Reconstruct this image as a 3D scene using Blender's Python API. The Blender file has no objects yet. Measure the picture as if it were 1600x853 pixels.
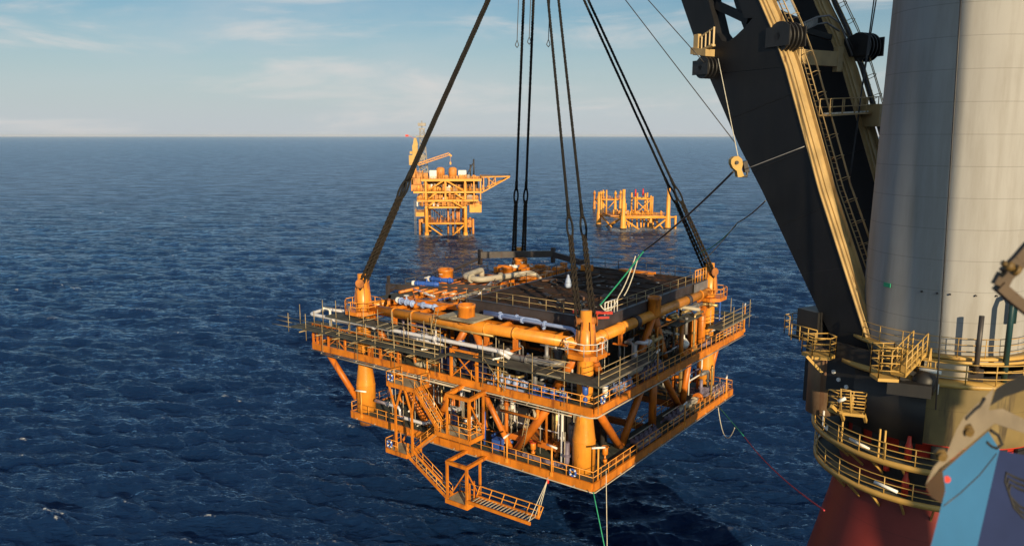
import bpy, math, random
import numpy as np
from mathutils import Vector as Vc, Matrix
random.seed(7); rng = np.random.default_rng(11)
sc = bpy.context.scene; col = sc.collection
R = math.radians
PI = math.pi

# ------------------------------------------------------------------ mesh builder
class MB:
    def __init__(s): s.v = []; s.f = []; s.m = []; s.sm = []; s.cur = 0
    def add(s, vs, fs, smooth=False):
        b = len(s.v); s.v += [tuple(x) for x in vs]
        for f in fs: s.f.append([b+i for i in f]); s.m.append(s.cur); s.sm.append(smooth)
        return s
    def box(s, c, d, X=(1,0,0), Y=(0,1,0), Z=(0,0,1)):
        c = Vc(c); X = Vc(X)*d[0]/2; Y = Vc(Y)*d[1]/2; Z = Vc(Z)*d[2]/2
        vs = [c+X*i+Y*j+Z*k for i in (-1,1) for j in (-1,1) for k in (-1,1)]
        return s.add(vs, [(0,1,3,2),(4,6,7,5),(0,4,5,1),(2,3,7,6),(0,2,6,4),(1,5,7,3)])
    def bx(s, x0, x1, y0, y1, z0, z1):
        return s.box(((x0+x1)/2,(y0+y1)/2,(z0+z1)/2), (abs(x1-x0),abs(y1-y0),abs(z1-z0)))
    def bar(s, p, q, w, h, up=(0,0,1)):
        p = Vc(p); q = Vc(q); d = q-p; L = d.length
        if L < 1e-6: return s
        d /= L; up = Vc(up); sd = d.cross(up)
        if sd.length < 1e-3: sd = d.cross(Vc((1,0,0)))
        sd.normalize(); u = sd.cross(d)
        return s.box((p+q)/2, (L, w, h), d, sd, u)
    def ibeam(s, p, q, w, h):
        p = Vc(p); q = Vc(q); t = min(.06, h*.12); z = Vc((0,0,1))
        s.bar(p+z*(h/2-t/2), q+z*(h/2-t/2), w, t); s.bar(p-z*(h/2-t/2), q-z*(h/2-t/2), w, t)
        return s.bar(p, q, w*.2, h-2*t-.004)
    def path(s, pts, r, n=8, closed=False, caps=True):
        pts = [Vc(p) for p in pts]; N = len(pts)
        if N < 2: return s
        rs = r if isinstance(r, (list, tuple)) else [r]*N
        T = []
        for i in range(N):
            a = pts[i-1] if (i > 0 or closed) else pts[i]; b = pts[(i+1) % N] if (i < N-1 or closed) else pts[i]
            t = b-a
            T.append(t.normalized() if t.length > 1e-9 else Vc((0,0,1)))
        up = Vc((0,0,1)) if abs(T[0].z) < .9 else Vc((1,0,0))
        x = T[0].cross(up).normalized(); vs = []
        for i in range(N):
            x = (x-T[i]*x.dot(T[i]))
            if x.length < 1e-6: x = T[i].cross(Vc((0,1,0)))
            x.normalize(); y = T[i].cross(x)
            for k in range(n):
                a = 2*PI*k/n; vs.append(pts[i]+(x*math.cos(a)+y*math.sin(a))*rs[i])
        fs = [(i*n+k, i*n+(k+1) % n, ((i+1) % N)*n+(k+1) % n, ((i+1) % N)*n+k) for i in range(N if closed else N-1) for k in range(n)]
        s.add(vs, fs, True)
        if caps and not closed:
            b = len(s.v)-N*n
            s.f.append([b+k for k in range(n)][::-1]); s.m.append(s.cur); s.sm.append(False)
            s.f.append([b+(N-1)*n+k for k in range(n)]); s.m.append(s.cur); s.sm.append(False)
        return s
    def tube(s, p, q, r, r2=None, n=10): return s.path([p, q], [r, r if r2 is None else r2], n)
    def lathe(s, c, prof, n=32, a0=0, a1=2*PI, ax=None):
        c = Vc(c); full = abs(a1-a0-2*PI) < 1e-6; cnt = n if full else n+1
        if ax is None: X, Y, Z = Vc((1,0,0)), Vc((0,1,0)), Vc((0,0,1))
        else:
            Z = Vc(ax).normalized(); X = Z.cross(Vc((0,0,1)))
            if X.length < 1e-3: X = Vc((1,0,0))
            X.normalize(); Y = Z.cross(X)
        vs = []
        for r, z in prof:
            for k in range(cnt):
                a = a0+(a1-a0)*k/n; vs.append(c+(X*math.cos(a)+Y*math.sin(a))*r+Z*z)
        fs = []
        for i in range(len(prof)-1):
            for k in range(n):
                k2 = (k+1) % cnt; fs.append((i*cnt+k, i*cnt+k2, (i+1)*cnt+k2, (i+1)*cnt+k))
        s.add(vs, fs, True)
        return s
    def vessel(s, p, q, r, n=14):          # domed cylinder
        p = Vc(p); q = Vc(q); L = (q-p).length; e = r*.5
        return s.lathe(p, [(0.001,0),(r*.5,e*.12),(r*.85,e*.5),(r,e),(r,L-e),(r*.85,L-e*.5),(r*.5,L-e*.12),(0.001,L)], n, ax=q-p)
    def disc(s, c, r, t, ax=(0,0,1), n=14):
        a = Vc(ax).normalized(); return s.tube(Vc(c)-a*t/2, Vc(c)+a*t/2, r, n=n)
    def torus(s, c, Rr, r, ax=(0,0,1), n=20, m=6):
        Z = Vc(ax).normalized(); X = Z.cross(Vc((0,0,1)))
        if X.length < 1e-3: X = Vc((1,0,0))
        X.normalize(); Y = Z.cross(X)
        return s.path([Vc(c)+(X*math.cos(2*PI*k/n)+Y*math.sin(2*PI*k/n))*Rr for k in range(n)], r, m, closed=True)
    def prism(s, poly, vec):
        P = [Vc(p) for p in poly]; v = Vc(vec); n = len(P)
        s.add(P+[p+v for p in P], [tuple(range(n))[::-1], tuple(range(n, 2*n))]+[(i, (i+1) % n, n+(i+1) % n, n+i) for i in range(n)])
        return s
    def rail(s, pts, h=1.1, sp=1.5, r=.035, mids=1, closed=False, toe=0):
        pts = [Vc(p) for p in pts]; z = Vc((0,0,1))
        if closed: pts = pts+[pts[0]]
        for a, b in zip(pts[:-1], pts[1:]):
            L = (b-a).length; k = max(1, round(L/sp))
            for i in range(k+1):
                p = a.lerp(b, i/k); s.path([p, p+z*h], r*1.1, 5)
            for j in range(mids+1):
                hh = z*h*(1-j/(mids+1)); s.path([a+hh, b+hh], r, 5)
            if toe: s.bar(a+z*toe/2, b+z*toe/2, .02, toe)
        return s
    def build(s, name, mats, parent=None, loc=None, rz=0):
        me = bpy.data.meshes.new(name); me.from_pydata(s.v, [], s.f)
        ms = mats if isinstance(mats, (list, tuple)) else [mats]
        for m in ms: me.materials.append(M[m])
        if len(ms) > 1: me.polygons.foreach_set('material_index', s.m)
        me.polygons.foreach_set('use_smooth', s.sm); me.update()
        import bmesh
        bm = bmesh.new(); bm.from_mesh(me); bmesh.ops.recalc_face_normals(bm, faces=bm.faces); bm.to_mesh(me); bm.free()
        o = bpy.data.objects.new(name, me); col.objects.link(o)
        if parent is not None: o.parent = parent
        if loc is not None: o.location = loc; o.rotation_euler.z = rz
        return o

def islands(mb, name, m, parent=None):       # every separate piece as an object of its own
    par = list(range(len(mb.v)))
    def find(i):
        while par[i] != i: par[i] = par[par[i]]; i = par[i]
        return i
    for f_ in mb.f:
        r0 = find(f_[0])
        for i in f_[1:]: par[find(i)] = r0
    grp = {}
    for k, f_ in enumerate(mb.f): grp.setdefault(find(f_[0]), []).append(k)
    out = []
    for ks in grp.values():
        q = MB(); idx = {}
        for k in ks:
            for i in mb.f[k]:
                if i not in idx: idx[i] = len(q.v); q.v.append(mb.v[i])
            q.f.append([idx[i] for i in mb.f[k]]); q.m.append(0); q.sm.append(mb.sm[k])
        out.append(q.build(name, m, parent))
    return out
def tag(o, label=None, cat=None, group=None, kind=None):
    for k, v in (('label', label), ('category', cat), ('group', group), ('kind', kind)):
        if v: o[k] = v
    return o
def thing(name, label, cat, loc=(0,0,0), rz=0, group=None):
    o = bpy.data.objects.new(name, None); col.objects.link(o); o.empty_display_size = .3
    o.location = loc; o.rotation_euler.z = rz
    return tag(o, label, cat, group)

# ------------------------------------------------------------------ materials
M = {}
def mat(name, c, rough=.5, metal=0., var=.18, rust=0., rustc=(.12,.045,.02), sc1=.7, streak=.25, bump=.0, seams=0, spec=.5, grime=(.05,.045,.04), grimeamt=0.):
    m = bpy.data.materials.new(name); m.use_nodes = True; nt = m.node_tree; N = nt.nodes; L = nt.links
    b = N['Principled BSDF']; b.inputs['Roughness'].default_value = rough; b.inputs['Metallic'].default_value = metal
    b.inputs['Specular IOR Level'].default_value = spec
    tc = N.new('ShaderNodeTexCoord')
    n1 = N.new('ShaderNodeTexNoise'); n1.inputs['Scale'].default_value = sc1; n1.inputs['Detail'].default_value = 6
    L.new(tc.outputs['Object'], n1.inputs['Vector'])
    mx = N.new('ShaderNodeMix'); mx.data_type = 'RGBA'
    mx.inputs[6].default_value = (*[max(0, x*(1-var)) for x in c], 1); mx.inputs[7].default_value = (*[min(1, x*(1+var)) for x in c], 1)
    rp = N.new('ShaderNodeMapRange'); rp.inputs[1].default_value = .3; rp.inputs[2].default_value = .7
    L.new(n1.outputs['Fac'], rp.inputs[0]); L.new(rp.outputs[0], mx.inputs[0])
    out = mx.outputs[2]
    def overlay(out, colr, lo, hi, scale, zs, amt):
        mp = N.new('ShaderNodeMapping'); mp.inputs['Scale'].default_value = (1, 1, zs); L.new(tc.outputs['Object'], mp.inputs[0])
        n2 = N.new('ShaderNodeTexNoise'); n2.inputs['Scale'].default_value = scale; n2.inputs['Detail'].default_value = 8; n2.inputs['Roughness'].default_value = .65
        L.new(mp.outputs[0], n2.inputs['Vector'])
        r2 = N.new('ShaderNodeMapRange'); r2.inputs[1].default_value = lo; r2.inputs[2].default_value = hi; r2.inputs[4].default_value = amt
        L.new(n2.outputs['Fac'], r2.inputs[0])
        m2 = N.new('ShaderNodeMix'); m2.data_type = 'RGBA'; m2.inputs[7].default_value = (*colr, 1)
        L.new(r2.outputs[0], m2.inputs[0]); L.new(out, m2.inputs[6]); return m2.outputs[2]
    if rust: out = overlay(out, rustc, .70-rust*.35, .78-rust*.25, 1.3, streak, .85)
    if grimeamt: out = overlay(out, grime, .42, .75, .9, streak, grimeamt)
    if seams:
        sp = N.new('ShaderNodeSeparateXYZ'); L.new(tc.outputs['Object'], sp.inputs[0])
        md = N.new('ShaderNodeMath'); md.operation = 'PINGPONG'; md.inputs[1].default_value = seams/2; L.new(sp.outputs[2], md.inputs[0])
        lt = N.new('ShaderNodeMath'); lt.operation = 'LESS_THAN'; lt.inputs[1].default_value = .022; L.new(md.outputs[0], lt.inputs[0])
        ml = N.new('ShaderNodeMath'); ml.operation = 'MULTIPLY'; ml.inputs[1].default_value = .35; L.new(lt.outputs[0], ml.inputs[0])
        m3 = N.new('ShaderNodeMix'); m3.data_type = 'RGBA'; m3.inputs[7].default_value = (c[0]*.35, c[1]*.33, c[2]*.3, 1)
        L.new(ml.outputs[0], m3.inputs[0]); L.new(out, m3.inputs[6]); out = m3.outputs[2]
    L.new(out, b.inputs['Base Color'])
    if bump:
        bp = N.new('ShaderNodeBump'); bp.inputs['Strength'].default_value = bump; bp.inputs['Distance'].default_value = .05
        L.new(n1.outputs['Fac'], bp.inputs['Height']); L.new(bp.outputs[0], b.inputs['Normal'])
    M[name] = m; return m

ORG = (.67, .215, .018)
mat('orange', ORG, .40, rust=.43, var=.2, rustc=(.20,.06,.02), grime=(.27,.075,.013), grimeamt=.65)
mat('orange_column', (.74, .285, .030), .36, rust=.3, var=.16, rustc=(.25,.08,.02), grime=(.40,.13,.02), grimeamt=.45)
mat('orange_brace', (.60, .165, .014), .45, rust=.36, var=.2, rustc=(.18,.05,.015), grime=(.25,.065,.012), grimeamt=.5)
mat('orange_deep', (.56, .16, .018), .45, rust=.3, var=.2)
mat('orange_rust', (.42, .15, .03), .6, rust=.75, var=.3)
mat('orange_rail', (.74, .30, .04), .45, var=.12)
mat('deck_green', (.05, .06, .05), .8, var=.4, rust=.3)
mat('deck_dark', (.034, .021, .015), .9, var=.5, rust=.6, rustc=(.085,.034,.016), streak=1, spec=.2)
mat('girder_dark', (.045, .038, .042), .5, var=.35, rust=.4, rustc=(.06,.025,.015))
mat('grating', (.055, .058, .05), .8, var=.4)
mat('scaffold_tube', (.36, .27, .14), .5, .2, var=.3)
mat('scaffold_board', (.30, .27, .20), .8, var=.35)
mat('silver', (.66,.67,.74), .3, .15, var=.08)
mat('white_paint', (.72, .71, .69), .45, var=.1, rust=.12)
mat('pale_lag', (.43, .385, .31), .6, var=.2)
mat('blue_paint', (.03, .10, .42), .4, var=.2)
mat('pale_blue', (.30, .40, .68), .4, var=.15)
mat('purple_grey', (.17, .145, .21), .55, var=.35)
mat('navy', (.012, .02, .075), .5, var=.2)
mat('grey_steel', (.22, .22, .23), .45, .3, var=.3, rust=.2)
mat('dark_steel', (.05, .045, .045), .5, .2, var=.4, rust=.2)
mat('brass', (.42, .30, .13), .4, .5, var=.3)
mat('red_paint', (.48, .035, .02), .45, var=.15)
mat('sling_black', (.011, .0105, .0105), .75, var=.4, sc1=3, spec=.25)
mat('sling_brown', (.020, .016, .013), .8, var=.5, sc1=3, spec=.25)
mat('rope_green', (.02, .30, .17), .7, var=.2, sc1=4)
mat('rope_white', (.60, .57, .48), .8, var=.15, sc1=4)
mat('rope_red', (.50, .03, .05), .7, var=.2, sc1=4)
mat('pale_sheet', (.36, .44, .62), .6, var=.1, bump=.3, sc1=2)
mat('red_bright', (.62, .03, .02), .4, var=.1)
mat('vent_green', (.012, .045, .05), .4, var=.2)
mat('bracket_rust', (.16, .10, .03), .55, var=.35, sc1=4)
mat('wire', (.05, .05, .055), .5, .4, var=.2)
mat('lamp_white', (.80, .80, .78), .35, var=.05)
mat('boom_black', (.0075, .008, .011), .55, var=.3, sc1=.35, spec=.35, grime=(.020,.019,.019), grimeamt=.5, bump=.12)
mat('boom_tan', (.47, .335, .155), .5, var=.2, rust=.25, streak=.15, grime=(.22,.16,.09), grimeamt=.4)
mat('boom_seam', (.03, .03, .034), .6, var=.3)
mat('crane_yellow', (.50, .31, .085), .45, var=.15, rust=.2)
mat('mast_white', (.335, .338, .345), .72, spec=.2, var=.05, seams=1.75, sc1=.25, rust=.03, streak=.12, grime=(.19,.175,.15), grimeamt=.6)
mat('drum_yellow', (.17, .125, .05), .5, var=.3, sc1=.5, rust=.55, rustc=(.05,.035,.02), streak=.12, seams=2.2)
mat('drum_brown', (.20, .13, .08), .6, var=.25, rust=.4, streak=.1)
mat('housing_black', (.014, .014, .016), .5, var=.3, sc1=.4, grime=(.04,.035,.03), grimeamt=.4, streak=.15)  # black crane parts; also the plate that paints the drum's shade
mat('hull_red', (.20, .024, .018), .5, var=.22, sc1=.3, rust=.25, rustc=(.06,.018,.015), streak=.2, seams=2.4)
mat('hull_red_dark', (.05, .012, .012), .6, var=.3)
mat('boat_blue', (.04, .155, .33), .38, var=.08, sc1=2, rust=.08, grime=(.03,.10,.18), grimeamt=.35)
mat('boat_blue_shaded', (.018, .030, .095), .75, var=.15, sc1=2, spec=.15)  # right side of the blue jib box, its shade put into the colour
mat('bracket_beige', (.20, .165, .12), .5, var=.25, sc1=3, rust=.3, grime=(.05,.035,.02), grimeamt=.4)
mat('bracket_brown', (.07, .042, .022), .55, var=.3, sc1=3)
mat('rubber', (.012, .012, .013), .7, var=.3, sc1=3)
mat('far_yellow', (.76, .34, .05), .5, var=.15, sc1=.25, rust=.18)
mat('far_amber', (.60, .24, .05), .55, var=.3, sc1=.3, rust=.4)
mat('far_brown', (.10, .05, .03), .7, var=.4, sc1=.4)
mat('far_grey', (.30, .28, .26), .6, var=.2)
mat('marine_growth', (.035, .028, .022), .85, var=.4)

# sea
def sea_mat():
    m = bpy.data.materials.new('sea_water'); m.use_nodes = True; nt = m.node_tree; N = nt.nodes; L = nt.links
    N.remove(N['Principled BSDF']); om = N['Material Output']
    tc = N.new('ShaderNodeTexCoord')
    def noise(scale, det, stretch):
        mp = N.new('ShaderNodeMapping'); mp.inputs['Scale'].default_value = stretch; mp.inputs['Rotation'].default_value = (0, 0, R(14))
        L.new(tc.outputs['Object'], mp.inputs[0])
        n = N.new('ShaderNodeTexNoise'); n.inputs['Scale'].default_value = scale; n.inputs['Detail'].default_value = det; n.inputs['Roughness'].default_value = .6
        L.new(mp.outputs[0], n.inputs['Vector']); return n.outputs['Fac']
    a = noise(1.5, 6, (.26, 1, 1)); c = noise(.16, 5, (.3, 1, 1)); big = noise(.006, 3, (1, 2.2, 1))
    b1 = N.new('ShaderNodeBump'); b1.inputs['Strength'].default_value = SEA['b1']; b1.inputs['Distance'].default_value = .35; L.new(a, b1.inputs['Height'])
    b2 = N.new('ShaderNodeBump'); b2.inputs['Strength'].default_value = SEA['b2']; b2.inputs['Distance'].default_value = 2.2; L.new(c, b2.inputs['Height']); L.new(b1.outputs[0], b2.inputs['Normal'])
    mx = N.new('ShaderNodeMix'); mx.data_type = 'RGBA'; mx.inputs[6].default_value = (*SEA['deep'], 1); mx.inputs[7].default_value = (*SEA['light'], 1)
    L.new(big, mx.inputs[0])
    at = N.new('ShaderNodeAttribute'); at.attribute_name = 'foam'
    fn = noise(2.2, 5, (1, 1, 1)); fr = N.new('ShaderNodeMapRange'); fr.inputs[1].default_value = .45; fr.inputs[2].default_value = .6; L.new(fn, fr.inputs[0])
    fm = N.new('ShaderNodeMath'); fm.operation = 'MULTIPLY'; L.new(at.outputs['Fac'], fm.inputs[0]); L.new(fr.outputs[0], fm.inputs[1])
    # water body scatters a little blue; the mirror part follows Fresnel, capped as on a wind-roughened sea (waves hide each other at low angles)
    df = N.new('ShaderNodeBsdfDiffuse'); L.new(mx.outputs[2], df.inputs['Color']); L.new(b2.outputs[0], df.inputs['Normal'])
    gl = N.new('ShaderNodeBsdfGlossy'); gl.inputs['Color'].default_value = SEA['tint']; gl.inputs['Roughness'].default_value = SEA['rough']; L.new(b2.outputs[0], gl.inputs['Normal'])
    fz = N.new('ShaderNodeFresnel'); fz.inputs['IOR'].default_value = 1.33; L.new(b2.outputs[0], fz.inputs['Normal'])
    d1 = N.new('ShaderNodeMath'); d1.operation = 'MULTIPLY_ADD'; d1.inputs[1].default_value = SEA['cap']; d1.inputs[2].default_value = 1; L.new(fz.outputs[0], d1.inputs[0])
    d2 = N.new('ShaderNodeMath'); d2.operation = 'DIVIDE'; L.new(fz.outputs[0], d2.inputs[0]); L.new(d1.outputs[0], d2.inputs[1])
    g1 = noise(.06, 11, (.6, 1, 1)); g1.node.inputs['Roughness'].default_value = .8       # gusts: ruffled and slick patches
    gr = N.new('ShaderNodeMapRange'); gr.inputs[1].default_value = .3; gr.inputs[2].default_value = .7; gr.inputs[3].default_value = .45; gr.inputs[4].default_value = 1.5; L.new(g1, gr.inputs[0])
    d3 = N.new('ShaderNodeMath'); d3.operation = 'MULTIPLY'; L.new(d2.outputs[0], d3.inputs[0]); L.new(gr.outputs[0], d3.inputs[1]); d2 = d3
    ms = N.new('ShaderNodeMixShader'); L.new(d2.outputs[0], ms.inputs[0]); L.new(df.outputs[0], ms.inputs[1]); L.new(gl.outputs[0], ms.inputs[2])
    fd = N.new('ShaderNodeBsdfDiffuse'); fd.inputs['Color'].default_value = (.62, .64, .66, 1)
    m2 = N.new('ShaderNodeMixShader'); L.new(fm.outputs[0], m2.inputs[0]); L.new(ms.outputs[0], m2.inputs[1]); L.new(fd.outputs[0], m2.inputs[2]); L.new(m2.outputs[0], om.inputs['Surface'])
    M['sea_water'] = m
SEA = dict(rough=.06, cap=.2, tint=(.60, .80, 1, 1), b1=.85, b2=.6, deep=(.004, .017, .060), light=(.006, .024, .080))
sea_mat()

# ------------------------------------------------------------------ camera, light, sky
CAMZ = 45.
cam = bpy.data.cameras.new('camera'); co = bpy.data.objects.new('camera', cam); col.objects.link(co)
cam.sensor_width = 36; cam.lens = 36*1219/1600; cam.clip_start = .1; cam.clip_end = 120000
co.location = (0, 0, CAMZ); co.rotation_euler = (R(90-9.934), 0, 0)
cam.dof.use_dof = True; cam.dof.focus_distance = 76; cam.dof.aperture_fstop = 27.43e-3/.022
sc.camera = co
SUN_AZ, SUN_EL = 163., 16.
sd = Vc((math.sin(R(SUN_AZ))*math.cos(R(SUN_EL)), math.cos(R(SUN_AZ))*math.cos(R(SUN_EL)), math.sin(R(SUN_EL))))
sl = bpy.data.lights.new('sun', 'SUN'); sl.energy = 5.0; sl.angle = R(.53); sl.color = (1, .77, .46)
so = bpy.data.objects.new('sun', sl); col.objects.link(so); so.rotation_euler = sd.to_track_quat('Z', 'Y').to_euler(); so.location = (40, -60, 90)
w = bpy.data.worlds.new('World'); sc.world = w; w.use_nodes = True
N = w.node_tree.nodes; L = w.node_tree.links; bg = N['Background']
sky = N.new('ShaderNodeTexSky'); sky.sky_type = 'NISHITA'; sky.sun_disc = False
sky.sun_elevation = R(SUN_EL); sky.sun_rotation = R(SUN_AZ); sky.air_density = 1.0; sky.dust_density = 1.2; sky.ozone_density = 1.5
bg.inputs['Strength'].default_value = .083
tc = N.new('ShaderNodeTexCoord')
def wnoise(scale, zs, lo, hi, amt, colr, prev, det=7, seed=0.):
    mp = N.new('ShaderNodeMapping'); mp.inputs['Scale'].default_value = (1, 1, zs); mp.inputs['Location'].default_value = (seed, seed*.7, seed*.3)
    mp.inputs['Rotation'].default_value = (0, R(5), 0)
    L.new(tc.outputs['Generated'], mp.inputs[0])
    n = N.new('ShaderNodeTexNoise'); n.inputs['Scale'].default_value = scale; n.inputs['Detail'].default_value = det; n.inputs['Roughness'].default_value = .58; n.inputs['Distortion'].default_value = .4
    L.new(mp.outputs[0], n.inputs['Vector'])
    r = N.new('ShaderNodeMapRange'); r.inputs[1].default_value = lo; r.inputs[2].default_value = hi; r.inputs[4].default_value = amt; r.interpolation_type = 'SMOOTHSTEP'; L.new(n.outputs['Fac'], r.inputs[0])
    m = N.new('ShaderNodeMix'); m.data_type = 'RGBA'; m.inputs[7].default_value = (*colr, 1); L.new(r.outputs[0], m.inputs[0]); L.new(prev, m.inputs[6]); return m.outputs[2]
tint = N.new('ShaderNodeMix'); tint.data_type = 'RGBA'; tint.blend_type = 'MULTIPLY'; tint.inputs[0].default_value = 1; tint.inputs[7].default_value = (.60, .83, .92, 1)
L.new(sky.outputs[0], tint.inputs[6])
sx = N.new('ShaderNodeSeparateXYZ'); L.new(tc.outputs['Generated'], sx.inputs[0])
hr = N.new('ShaderNodeMapRange'); hr.interpolation_type = 'SMOOTHSTEP'; hr.inputs[1].default_value = -.02; hr.inputs[2].default_value = .19; hr.inputs[3].default_value = .88; hr.inputs[4].default_value = .0; L.new(sx.outputs[2], hr.inputs[0])
hz = N.new('ShaderNodeMix'); hz.data_type = 'RGBA'; hz.inputs[7].default_value = (6.0, 6.5, 7.05, 1); L.new(hr.outputs[0], hz.inputs[0]); L.new(tint.outputs[2], hz.inputs[6])
o_ = wnoise(2.2, 4.5, .40, .75, .50, (5.6, 6.2, 6.6), hz.outputs[2], seed=3.1)
o_ = wnoise(3.6, 6.0, .50, .72, .7, (7.4, 7.1, 6.9), o_, seed=11.7)
L.new(o_, bg.inputs['Color'])
sc.view_settings.view_transform = 'Standard'; sc.view_settings.look = 'None'; sc.view_settings.exposure = .2; sc.view_settings.gamma = 1
sc.cycles.use_denoising = True; sc.cycles.max_bounces = 6; sc.cycles.diffuse_bounces = 3; sc.cycles.glossy_bounces = 3
sc.cycles.sample_clamp_indirect = 4; sc.cycles.caustics_reflective = False

# ------------------------------------------------------------------ sea: spectral waves on one polar sheet
def ocean(Nn, Ls, wind, Lp, lo, hi, seed, ex=3.9, dr=6):
    g = np.random.default_rng(seed); k1 = np.fft.fftfreq(Nn, d=Ls/Nn)*2*np.pi
    kx, ky = np.meshgrid(k1, k1, indexing='ij'); k = np.hypot(kx, ky); k[0, 0] = 1e-6
    kp = 2*np.pi/Lp; c = (kx*math.sin(wind)+ky*math.cos(wind))/k
    P = np.exp(-1.25*(kp/k)**2)/k**ex*(.02+np.abs(c)**dr)
    P[(k < 2*np.pi/lo) | (k > 2*np.pi/hi)] = 0; P[0, 0] = 0
    h = (g.normal(size=k.shape)+1j*g.normal(size=k.shape))*np.sqrt(P)
    return h, kx, ky, k
def fields(spec, cut):
    h, kx, ky, k = spec; hh = h*np.exp(-(k*cut)**2/2)
    return [np.real(np.fft.ifft2(x)) for x in (hh, 1j*kx/k*hh, 1j*ky/k*hh)]
def sample(F, Ls, x, y):
    n = F.shape[0]; u = (x/Ls*n) % n; v = (y/Ls*n) % n; i = np.floor(u).astype(int) % n; j = np.floor(v).astype(int) % n; a = u-np.floor(u); b = v-np.floor(v); i2 = (i+1) % n; j2 = (j+1) % n
    return F[i, j]*(1-a)*(1-b)+F[i2, j]*a*(1-b)+F[i, j2]*(1-a)*b+F[i2, j2]*a*b
def build_sea():
    dep = np.concatenate([np.linspace(84, 36, 40, endpoint=False), np.arange(36, .45, -.052)])
    rad = CAMZ/np.tan(np.radians(dep)); rad = np.concatenate([[.01], rad, np.geomspace(rad[-1]*1.1, 90000, 14)])
    th = np.concatenate([np.arange(-180, -75, 5.), np.arange(-75, -39, .4), np.arange(-39, 39, .068), np.arange(39, 75, .4), np.arange(75, 180, 5.)])
    tr = np.radians(th); RR, TT = np.meshgrid(rad, tr, indexing='ij')
    X = RR*np.sin(TT); Y = RR*np.cos(TT)
    spc = np.gradient(rad)[:, None]*np.ones_like(X); spc = np.maximum(spc, RR*np.gradient(tr)[None, :]*.8)
    wd = R(196)
    big = ocean(512, 211., wd, 13., 60, .9, 3); sml = ocean(512, 47.3, wd+.3, 3.6, 6., .2, 9, 3.7, 3)
    f0 = fields(big, 0)[0]; A = SEAH/4/np.std(f0); fs0 = fields(sml, 0)[0]; B = SEAH2/4/np.std(fs0)
    Z = np.zeros_like(X); DX = np.zeros_like(X); DY = np.zeros_like(X); prev = None
    cuts = [0, .35, .8, 1.8, 4., 9.]
    for spec, Ls, amp, chop, cs in ((big, 211., A, .45, cuts), (sml, 47.3, B, .3, [0, .2, .45, 1.0, 2.2])):
        acc = [np.zeros_like(X) for _ in range(3)]
        lev = np.interp(spc*.45, cs, np.arange(len(cs)))
        for i, cu in enumerate(cs):
            wgt = np.clip(1-np.abs(lev-i), 0, 1)
            if i == len(cs)-1: wgt = np.where(spc*.45 > cs[-1], np.clip(1-(spc*.45/cs[-1]-1), 0, 1), wgt)
            msk = wgt > 0
            if not msk.any(): continue
            F = fields(spec, cu)
            for q in range(3): acc[q][msk] += wgt[msk]*sample(F[q], Ls, X[msk], Y[msk])*amp
        Z += acc[0]; DX -= acc[1]*chop*-1; DY -= acc[2]*chop*-1
    # crest foam from the convergence of the horizontal displacement
    h, kx, ky, k = big; hh = h*np.exp(-(k*.25)**2/2); J = np.real(np.fft.ifft2(-(kx**2+ky**2)/k*hh))*A
    foam = sample(J, 211., X, Y); gust = np.real(np.fft.ifft2(ocean(256, 900., 0, 90., 400, 30., 5)[0])); gust /= np.std(gust)
    gs = sample(gust, 900., X, Y); thr = np.quantile(J, .007)
    fo = np.clip((thr-foam)/abs(thr)*5, 0, 1)*np.clip(gs*.9+.1, 0, 1)*(spc < 9)
    for lx, ly, lr in WASH: fo = np.maximum(fo, np.clip(1.2-np.hypot(X-lx, (Y-ly+2)*.55)/(lr*1.9), 0, 1))      # wash round the platform legs
    P = np.stack([X+DX, Y+DY, Z], -1).reshape(-1, 3)
    nr, nt_ = X.shape; i = np.arange(nr-1)[:, None]; j = np.arange(nt_)[None, :]; j2 = (j+1) % nt_
    F = np.stack([i*nt_+j, (i+1)*nt_+j, (i+1)*nt_+j2, i*nt_+j2], -1).reshape(-1, 4)[:, ::-1]
    me = bpy.data.meshes.new('sea'); nv, nf = len(P), len(F)
    me.vertices.add(nv); me.vertices.foreach_set('co', P.astype(np.float32).ravel())
    me.loops.add(nf*4); me.loops.foreach_set('vertex_index', F.astype(np.int32).ravel())
    me.polygons.add(nf); me.polygons.foreach_set('loop_start', np.arange(0, nf*4, 4, dtype=np.int32)); me.polygons.foreach_set('use_smooth', np.ones(nf, dtype=bool))
    me.update(calc_edges=True)
    at = me.attributes.new('foam', 'FLOAT', 'POINT'); at.data.foreach_set('value', fo.astype(np.float32).ravel())
    me.materials.append(M['sea_water']); o = bpy.data.objects.new('sea', me); col.objects.link(o)
    tag(o, kind='structure')
WASH = [(53.4, 379.8, 3), (75.6, 382, 3.4), (80, 383, 2.2), (66, 384, 2.4), (61, 382, 2), (-39.4, 358.6, 2), (-21.5, 359.6, 2.2), (-32, 360, 1.6)]
SEAH, SEAH2 = 1.15, .36
build_sea()

# ------------------------------------------------------------------ sea air: thin haze low over the water
def haze():
    m = bpy.data.materials.new('sea_haze'); m.use_nodes = True; N = m.node_tree.nodes; N.remove(N['Principled BSDF'])
    v = N.new('ShaderNodeVolumePrincipled'); v.inputs['Color'].default_value = (.86, .92, 1, 1); v.inputs['Density'].default_value = HAZE; v.inputs['Anisotropy'].default_value = 0
    m.node_tree.links.new(v.outputs[0], N['Material Output'].inputs['Volume']); M['sea_haze'] = m
    d = MB(); d.bx(-95000, 95000, -95000, 95000, -4, 130); o = d.build('haze', 'sea_haze'); tag(o, kind='stuff')
HAZE = .9e-5
if HAZE: haze()
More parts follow.
